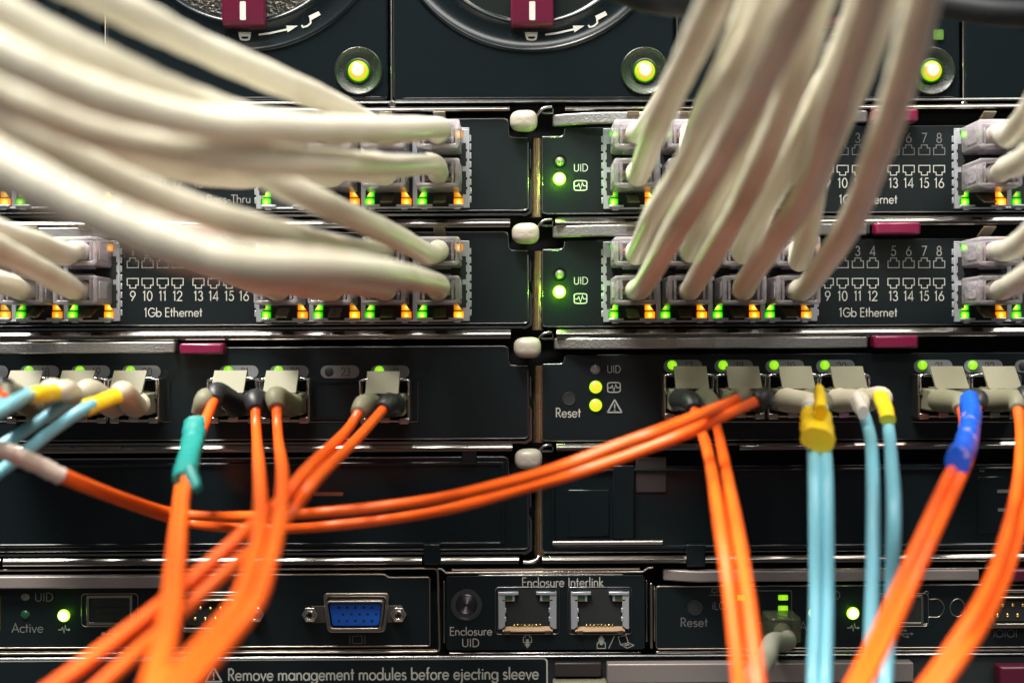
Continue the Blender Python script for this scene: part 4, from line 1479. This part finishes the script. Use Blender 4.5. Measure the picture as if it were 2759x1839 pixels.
net_cable('dim white cable low under the shaded pair, third plug of the upper module', 1046, 'A', False,
          [(1035, 470, 62), (950, 458, 66), (800, 457, 72), (650, 455, 78), (500, 436, 83), (350, 400, 87), (200, 350, 91), (0, 255, 96), (-150, 175, 98)])
net_cable('dim white cable just above the Pass-Thru lettering', 907, 'A', False,
          [(895, 474, 62), (780, 470, 66), (650, 474, 70), (500, 458, 75), (350, 415, 80), (180, 345, 84), (0, 245, 88), (-150, 165, 92)])
net_cable('white cable mostly hidden behind the thickest one, lower row third socket', 1046, 'B', False,
          [(1035, 778, 62), (950, 764, 68), (800, 752, 78), (656, 730, 88), (500, 680, 95), (352, 622, 98), (0, 455, 105), (-150, 375, 108)])
net_cable('white cable whose plug shows under the thickest one, lower row second socket', 907, 'B', False,
          [(890, 780, 62), (800, 768, 66), (656, 735, 78), (500, 682, 86), (352, 624, 90), (0, 460, 98), (-150, 380, 100)])
net_cable('white cable with its plug beside the printed 16 on the lower left module', 767, 'B', False,
          [(745, 778, 61), (650, 745, 66), (500, 690, 76), (352, 628, 82), (0, 465, 92), (-150, 385, 95)])
net_cable('upper of two white cables in the plug stack at the left edge', 247, 'B', True,
          [(170, 683, 64), (85, 652, 72), (0, 628, 78), (-120, 590, 84)])
net_cable('lower of two white cables in the plug stack at the left edge', 247, 'B', False,
          [(182, 770, 64), (100, 725, 73), (0, 676, 80), (-120, 620, 86)])
net_cable('stub of white cable low at the left edge, next inner socket', 107, 'B', False,
          [(30, 768, 64), (-50, 750, 70), (-160, 720, 76)])
net_cable('white cable cut by the left edge, plug above the stub cable', 107, 'B', True,
          [(20, 685, 62), (-60, 670, 66), (-160, 640, 70)])


def Z(pts, w0, w1):
    n = len(pts)
    return [(1600 + x / 1.823, y / 1.823, w0 + (w1 - w0) * (i / (n - 1)) ** 0.8) for i, (x, y) in enumerate(pts)]


RG = 'white network cables'
net_cable('leftmost white cable of the right bundle, crossing the fan lamp', 1701, 'A', False,
          Z([(225, 850), (300, 640), (400, 420), (485, 240), (570, 60), (625, -60), (720, -260)], 64, 108), RG, print_at=(0.45, 0.62))
net_cable('green-tinged white cable behind the leftmost one of the right bundle', 1841, 'A', True,
          Z([(470, 740), (548, 540), (640, 340), (730, 140), (810, -60), (890, -260)], 63, 96), RG)
net_cable('white cable lit green on its left flank, upper plug nearest the green lamp', 1701, 'B', True,
          Z([(215, 1240), (300, 1060), (430, 850), (560, 600), (690, 370), (800, 150), (890, -60), (980, -260)], 62, 104), RG)
net_cable('bright white cable from the lower plug nearest the knobs up to the top edge', 1701, 'B', False,
          Z([(250, 1390), (400, 1130), (550, 890), (690, 640), (820, 400), (935, 180), (1040, -60), (1140, -260)], 64, 116), RG)
net_cable('dim white cable above second lower plug, mostly behind the bright ones', 1841, 'B', True,
          Z([(480, 1230), (560, 1070), (665, 880), (775, 660), (880, 430), (975, 200), (1060, -60), (1140, -260)], 62, 92), RG)
net_cable('pinkish beige cable from the second lower plug of the right bundle', 1841, 'B', False,
          Z([(495, 1390), (610, 1200), (722, 1010), (822, 800), (912, 590), (988, 390), (1050, 190), (1120, -60), (1190, -260)], 63, 102), RG)
net_cable('shaded cable above the third lower plug of the right bundle', 1982, 'B', True,
          Z([(735, 1230), (845, 1010), (960, 800), (1062, 600), (1168, 390), (1265, 150), (1335, -60), (1390, -260)], 62, 94), RG)
net_cable('bright cable from the third lower plug, second from the right of its bundle', 1982, 'B', False,
          Z([(745, 1395), (875, 1200), (1000, 1020), (1095, 820), (1165, 600), (1235, 380), (1310, 150), (1370, -60), (1420, -260)], 64, 112), RG)
net_cable('khaki cable bending sharply above the fourth plug of the right bundle', 2122, 'B', True,
          Z([(1010, 1280), (1045, 1150), (1085, 900), (1180, 650), (1290, 390), (1395, 120), (1450, -60), (1500, -260)], 62, 96), RG)
net_cable('rightmost white cable of the right bundle, ending beside the printed 9', 2122, 'B', False,
          Z([(1050, 1400), (1185, 1220), (1295, 1020), (1375, 800), (1445, 610), (1505, 410), (1570, 180), (1625, -60), (1670, -260)], 64, 108), RG, print_at=(0.36, 0.52))
net_cable('brownish cable hidden in the middle of the right bundle, upper module fourth socket', 2122, 'A', False,
          Z([(945, 850), (1012, 660), (1112, 460), (1232, 240), (1340, -60), (1410, -260)], 62, 90), RG)
net_cable('cable tucked behind the leftmost one of the right bundle, same two plugs', 1701, 'A', True,
          [(1738, 345, 62), (1812, 230, 70), (1888, 90, 79), (1955, -60, 86), (2040, -200, 90)], RG)
net_cable('hidden beige cable low between the two leftmost ones of the right bundle', 1841, 'A', False,
          [(1868, 440, 62), (1930, 320, 71), (1990, 190, 80), (2045, 60, 88), (2105, -90, 94)], RG)
net_cable('white cable plugged highest at the right edge', 2645, 'A', True,
          [(2718, 368, 66), (2766, 318, 74), (2820, 220, 80), (2870, 90, 86)])
net_cable('white cable second from the top at the right edge', 2645, 'A', False,
          [(2712, 452, 66), (2765, 428, 74), (2830, 360, 80), (2900, 250, 86)])
net_cable('white cable third from the top at the right edge', 2645, 'B', True,
          [(2722, 672, 66), (2770, 642, 74), (2830, 570, 80), (2890, 460, 86)])
net_cable('white cable plugged lowest at the right edge', 2645, 'B', False,
          [(2725, 768, 66), (2778, 738, 74), (2850, 670, 80), (2920, 560, 86)])

# black cord across the very top
cord = thing('power_cord', 'blurred black power cord crossing the very top edge', 'power cord', T(1750, -10, 500))
mb = MB(T(1750, 0, 500))
mb.tube(catmull([T(1500, -120, 700), T(1680, -25, 760), (T(1830, 8, 760)), T(2100, 20, 500), T(2450, 5, 500), T(2700, 35, 620), T(2900, 40, 640)], 10), 30, 14)
mb.build('cord_jacket', 'black_jacket', cord, smooth=80)


# ------------------------------------------------------------------ fibre links
def transceiver(u, v, label, extra=0):
    """steel optical module in the cage: frame mouth, black inside, bail wire"""
    a, b, _ = T(u, v)
    th = thing('optical_transceiver', label, 'transceiver', (a, b, 0), 'optical transceivers')
    mb = MB((a, b, 30))
    mb.frame([(a - 66, b - 56), (a + 66, b - 56), (a + 66, b + 57), (a - 66, b + 57)], [(a - 59, b - 50), (a + 59, b - 50), (a + 59, b + 51), (a - 59, b + 51)], -10, 60)
    mb.box(a - 64, b + 46, -5, a - 38, b + 62, 66)
    mb.box(a + 38, b + 46, -5, a + 64, b + 62, 66)
    mb.box(a - 14, b + 44, -5, a + 14, b + 58, 66)
    mb.build('housing', 'cage', th, bevel=2)
    mb = MB((a, b, 20))
    mb.box(a - 59, b - 50, 0, a + 59, b + 51, 34)
    mb.build('socket_body', 'deep', th)
    mb = MB((a, b, 60))
    pts = [(a - 58, b - 6, 60), (a - 63, b - 18, 70), (a - 63, b - 42, 74), (a - 52, b - 56, 74), (a + 52, b - 56, 74), (a + 63, b - 42, 74), (a + 63, b - 18, 70), (a + 58, b - 6, 60)]
    mb.tube(catmull(pts, 4), 4.2, 8)
    mb.lathe([(6, 58), (6, 70)], a - 55, b - 8, 10)
    mb.lathe([(6, 58), (6, 70)], a + 55, b - 8, 10)
    mb.build('bail_wire', 'bail', th, smooth=80)
    return th, (a, b)


def fibre(label, u, v, tlabel, boots, legs, mtl, wraps=(), tmat='cream', d2=30, cat='fibre cable'):
    th0, (a, b) = transceiver(u, v, tlabel)
    th = thing('fibre_cable', label, cat, (a, b, 60), 'fibre patch cables')
    # duplex connector: body, and the sloping clip above it
    mb = MB((a, b, 100))
    mb.box(a - 56, b - 20, 30, a + 56, b + 38, 128)
    cn = mb.build('connector', tmat, th, bevel=5)
    mb = MB((a, b - 40, 110))
    mb.side([(b - 22, 140), (b - 16, 134), (b - 73, 84), (b - 79, 90)], a - 43, a + 43)
    mb.box(a - 40, b - 24, 60, a + 40, b - 18, 128)
    mb.side([(b - 62, 99), (b - 57, 104), (b - 54, 105), (b - 59, 100)], a - 43, a + 43)
    mb.box(a - 30, b - 34, 84, a - 22, b - 20, 120)
    mb.box(a + 22, b - 34, 84, a + 30, b - 20, 120)
    mb.build('release_clip', tmat, cn, bevel=2.5)
    for i, ((bm, r0, r1), leg) in enumerate(zip(boots, legs)):
        s = -1 if i == 0 else 1
        L = path3(leg, d2, 285)
        x = a + s * 29
        st = [(x, b + 8, 120), (x, b + 8, 165)]
        e = Vector(L[0])
        e2 = Vector(L[1])
        dr = (e2 - e).normalized()
        bp_ = catmull(st + [tuple(e - dr * 34), tuple(e + dr * 8)], 8)
        n = len(bp_)
        mb = MB((x, b, 150))
        mb.tube(bp_, [r0 + (r1 - r0) * (i2 / (n - 1)) ** 1.7 for i2 in range(n)], 16)
        mb.build('boot', bm, th, smooth=80)
        P = catmull([tuple(e - dr * 20)] + [tuple(q) for q in L], 9)
        mb = MB(L[0])
        mb.tube(P, [(14.4 if mtl == 'cyan' else 12.3) + 0.35 * math.sin(i2 * 0.37 + u) for i2 in range(len(P))], 16)
        mb.build('jacket', mtl, th, smooth=80)
    for nm, wm, ctrl, r in wraps:
        P = catmull(path3(ctrl, d2, 285), 12)
        n = len(P)
        rr = [r[0] + (r[1] - r[0]) * i2 / (n - 1) + rnd.uniform(-1.2, 1.2) for i2 in range(n)]
        mb = MB(P[0])
        mb.tube(P, rr, 26, flat=1.0 if 'sleeve' in nm else 0.75)
        out = []
        for kk, vv in enumerate(mb.v):
            ring, sg = divmod(kk, 26)
            c_ = P[min(ring, n - 1)]
            w_ = Vector(vv) - c_
            ph = (sg / 26 + ring * 0.21) % 1.0
            f_ = 1 + 0.10 * noise.noise(Vector(vv) * 0.045) + 0.06 * noise.noise(Vector(vv) * 0.13) + (0.05 * ph if 'tape' in nm or 'wrap' in nm else 0)
            out.append(tuple(c_ + w_ * f_))
        mb.v = out
        mb.build(nm, wm, th, smooth=60)
    return th


CB, DB, LB = ('cream', 32, 20), ('dark_boot', 32, 20), ('cream_light', 33, 20)


def pw(w):
    return depth(w, 30)


# left module
fibre('orange fibre wrapped in teal tape, dropping straight down left of the others', 642, 1074, 'transceiver of port 21 on the left switch, above the teal tape',
      [CB, DB],
      [[(540, 1108, 33), (522, 1150, 33), (506, 1210, 34), (489, 1290, 37), (475, 1400, 41), (462, 1520, 45), (446, 1660, 50), (412, 1800, 56), (392, 1870, 59)],
       [(578, 1075, 33), (553, 1135, 34), (528, 1210, 35), (504, 1290, 38), (490, 1400, 42), (480, 1520, 46), (468, 1660, 51), (436, 1800, 57), (412, 1870, 60)]],
      'orange',
      [('teal_tape', 'teal', [(528, 1140, 34), (517, 1200, 35), (502, 1262, 37), (497, 1290, 38)], (28, 25)),
       ('tape_tail', 'teal', [(510, 1262, 40), (522, 1292, 40.5), (533, 1316, 41)], (14, 9))])
fibre('orange fibre pair hanging straight then curving left, port 22', 778, 1074, 'transceiver of port 22 on the left switch, beside the empty port',
      [DB, CB],
      [[(688, 1098, 33), (692, 1180, 34), (699, 1280, 40), (702, 1380, 46), (694, 1460, 49), (680, 1510, 51), (638, 1623, 54), (548, 1735, 57), (468, 1822, 60), (400, 1890, 62)],
       [(745, 1092, 33), (750, 1180, 34), (761, 1270, 40), (757, 1370, 46), (742, 1450, 49), (727, 1506, 51), (688, 1623, 54), (598, 1740, 57), (520, 1828, 60), (450, 1900, 62)]],
      'orange')
fibre('orange fibre pair slanting from port 0 down to the lower left corner', 1043, 1076, 'lone transceiver right of the empty port 23',
      [CB, DB],
      [[(968, 1108, 33), (930, 1164, 34), (830, 1262, 40), (760, 1345, 42), (668, 1425, 44), (530, 1547, 46), (407, 1648, 48), (220, 1792, 51), (100, 1880, 53)],
       [(1034, 1100, 33), (957, 1187, 35), (856, 1284, 41), (790, 1372, 42), (710, 1455, 43.5), (645, 1510, 45), (514, 1625, 47), (374, 1752, 50), (220, 1890, 53)]],
      'orange')
fibre('aqua fibre with yellow collar running off the left edge, port 20', 379, 1074, 'transceiver of port 20 on the left switch',
      [LB, LB],
      [[(215, 1066, 34.5), (170, 1092, 35), (100, 1138, 35.5), (20, 1190, 36), (-80, 1250, 36.5)],
       [(312, 1064, 34.5), (232, 1098, 36), (130, 1168, 36.5), (40, 1240, 37), (-80, 1330, 37.5)]],
      'cyan',
      [('collar', 'yellow', [(318, 1064, 35), (275, 1080, 35.5), (228, 1100, 36)], (18, 20))])
fibre('pale aqua fibre with yellow collar, port 19, bending left', 243, 1074, 'transceiver of port 19 on the left switch',
      [LB, LB],
      [[(120, 1054, 36), (55, 1062, 37), (10, 1078, 38), (-60, 1110, 43)],
       [(160, 1056, 36), (80, 1064, 37.5), (25, 1092, 41), (-60, 1140, 44)]],
      'cyan',
      [('collar', 'yellow', [(166, 1055, 36), (120, 1060, 37), (80, 1065, 37.5)], (17, 19))])
fibre('orange fibre at the left edge from port 18', 107, 1074, 'transceiver of port 18 at the left edge',
      [DB, CB],
      [[(0, 1052, 38), (-60, 1062, 40), (-140, 1080, 43)],
       [(18, 1066, 38), (-40, 1085, 40), (-140, 1110, 43)]],
      'orange')
# right module
fibre('orange fibre pair dropping from port 17 to the bottom edge', 1847, 1063, 'transceiver of port 17, first right of the status lamps',
      [DB, CB],
      [[(1868, 1100, 33), (1888, 1155, 34), (1910, 1230, 37), (1938, 1400, 42), (1967, 1600, 45), (1990, 1800, 48), (2000, 1890, 50)],
       [(1922, 1112, 33), (1936, 1165, 34), (1953, 1250, 37), (1981, 1400, 42), (2013, 1600, 46), (2037, 1800, 49), (2046, 1890, 50)]],
      'orange')
fibre('long orange fibre pair sagging across the rack to the left edge, white sleeved end', 1984, 1063, 'transceiver of port 18 on the right switch',
      [CB, DB],
      [[(1990, 1074, 35), (1900, 1112, 38), (1780, 1160, 40), (1660, 1202, 40), (1530, 1252, 40), (1400, 1292, 39), (1220, 1335, 37), (1050, 1361, 36), (880, 1379, 36), (700, 1390, 35), (560, 1390, 34), (450, 1378, 34), (330, 1340, 36), (200, 1290, 38), (100, 1246, 39), (0, 1205, 40), (-120, 1165, 41)],
       [(2040, 1080, 35), (1950, 1120, 37), (1840, 1170, 38), (1700, 1224, 38), (1540, 1278, 38), (1400, 1318, 37), (1220, 1368, 36), (1050, 1398, 35), (880, 1417, 35), (760, 1424, 34), (640, 1422, 34), (520, 1410, 33), (420, 1383, 34), (320, 1346, 36), (200, 1300, 38), (100, 1256, 39), (0, 1215, 40), (-120, 1175, 41)]],
      'orange',
      [('white_sleeve', 'sleeve', [(166, 1282, 38.5), (100, 1251, 39), (48, 1228, 39.5)], (19, 18)),
       ('white_sleeve', 'sleeve', [(44, 1226, 39.5), (0, 1210, 40), (-80, 1182, 40.5)], (18.5, 17.5))])
fibre('thick aqua fibre under a broad yellow tape wrap', 2122, 1063, 'transceiver of port 19 on the right switch, above the yellow wrap',
      [LB, CB],
      [[(2182, 1098, 33), (2188, 1170, 35), (2195, 1300, 38), (2198, 1600, 39), (2192, 1800, 40), (2190, 1890, 41)],
       [(2216, 1094, 33), (2221, 1170, 35), (2227, 1300, 38), (2230, 1600, 39), (2225, 1800, 40), (2223, 1890, 41)]],
      'cyan',
      [('yellow_wrap', 'yellow', [(2198, 1116, 35.5), (2201, 1150, 36), (2205, 1186, 37)], (35, 36)),
       ('wrap_peak', 'yellow', [(2207, 1052, 35), (2210, 1080, 36), (2212, 1110, 36.5)], (15, 20))])
fibre('thin split aqua fibre with a small yellow collar', 2257, 1063, 'transceiver of port 20 on the right switch',
      [LB, LB],
      [[(2318, 1094, 33), (2336, 1140, 34), (2349, 1220, 37), (2353, 1400, 39), (2350, 1600, 40), (2345, 1800, 41), (2343, 1890, 42)],
       [(2378, 1084, 33), (2391, 1130, 34), (2400, 1220, 37), (2408, 1370, 40), (2401, 1600, 40), (2388, 1800, 41), (2384, 1890, 42)]],
      'cyan',
      [('collar', 'yellow', [(2372, 1064, 34), (2384, 1098, 34.5), (2393, 1130, 35)], (18, 19)),
       ('pale_collar', 'sleeve', [(2308, 1070, 34), (2318, 1092, 34.5), (2326, 1112, 35)], (17, 18))])
fibre('thick orange fibre wrapped in blue tape, slanting down left', 2520, 1063, 'transceiver of port 21 on the right switch, behind blue tape',
      [CB, DB],
      [[(2590, 1100, 33), (2598, 1150, 34), (2585, 1220, 37), (2545, 1305, 40), (2487, 1430, 42), (2417, 1590, 44), (2345, 1745, 47), (2280, 1880, 50)],
       [(2632, 1092, 33), (2628, 1150, 34), (2612, 1230, 37), (2572, 1318, 40), (2514, 1443, 43), (2443, 1603, 45), (2372, 1758, 48), (2310, 1880, 51)]],
      'orange',
      [('blue_tape', 'blue', [(2610, 1084, 33), (2616, 1120, 34), (2610, 1165, 35.5), (2600, 1205, 37), (2580, 1244, 39)], (31, 32))])
fibre('orange fibre pair at the right edge curving down to the bottom', 2656, 1063, 'transceiver of port 22 at the right edge',
      [CB, DB],
      [[(2742, 1098, 33), (2749, 1170, 34), (2745, 1280, 37), (2722, 1400, 41), (2685, 1525, 44), (2628, 1645, 47), (2552, 1765, 49), (2470, 1880, 51)],
       [(2768, 1090, 33), (2776, 1190, 34), (2770, 1310, 37), (2748, 1420, 40), (2712, 1540, 43), (2660, 1655, 46), (2592, 1762, 49), (2510, 1880, 51)]],
      'orange')

# grey management cable near the bottom
gc = thing('network_cable', 'grey cable with a green-lit clear plug in the bottom right module', 'network cable', T(2100, 1690), 'white network cables')
a, b, _ = T(2094, 1676)
mb = MB((a, b, 40))
mb.plan([(a - 42, 0), (a + 42, 0), (a + 42, 100), (a + 30, 112), (a - 30, 112), (a - 42, 100)], b - 34, b + 30)
pg = mb.build('plug', 'smoke', gc, bevel=4)
mb = MB((a, b, 60))
mb.tube(catmull([(a, b + 8, 60), (a - 4, b + 16, 150), T(2082, 1728, 330), T(2066, 1775, 560), T(2034, 1815, 800), T(1985, 1870, 950)], 9), 22, 18)
mb.build('jacket', 'grey_jacket', gc, smooth=80)
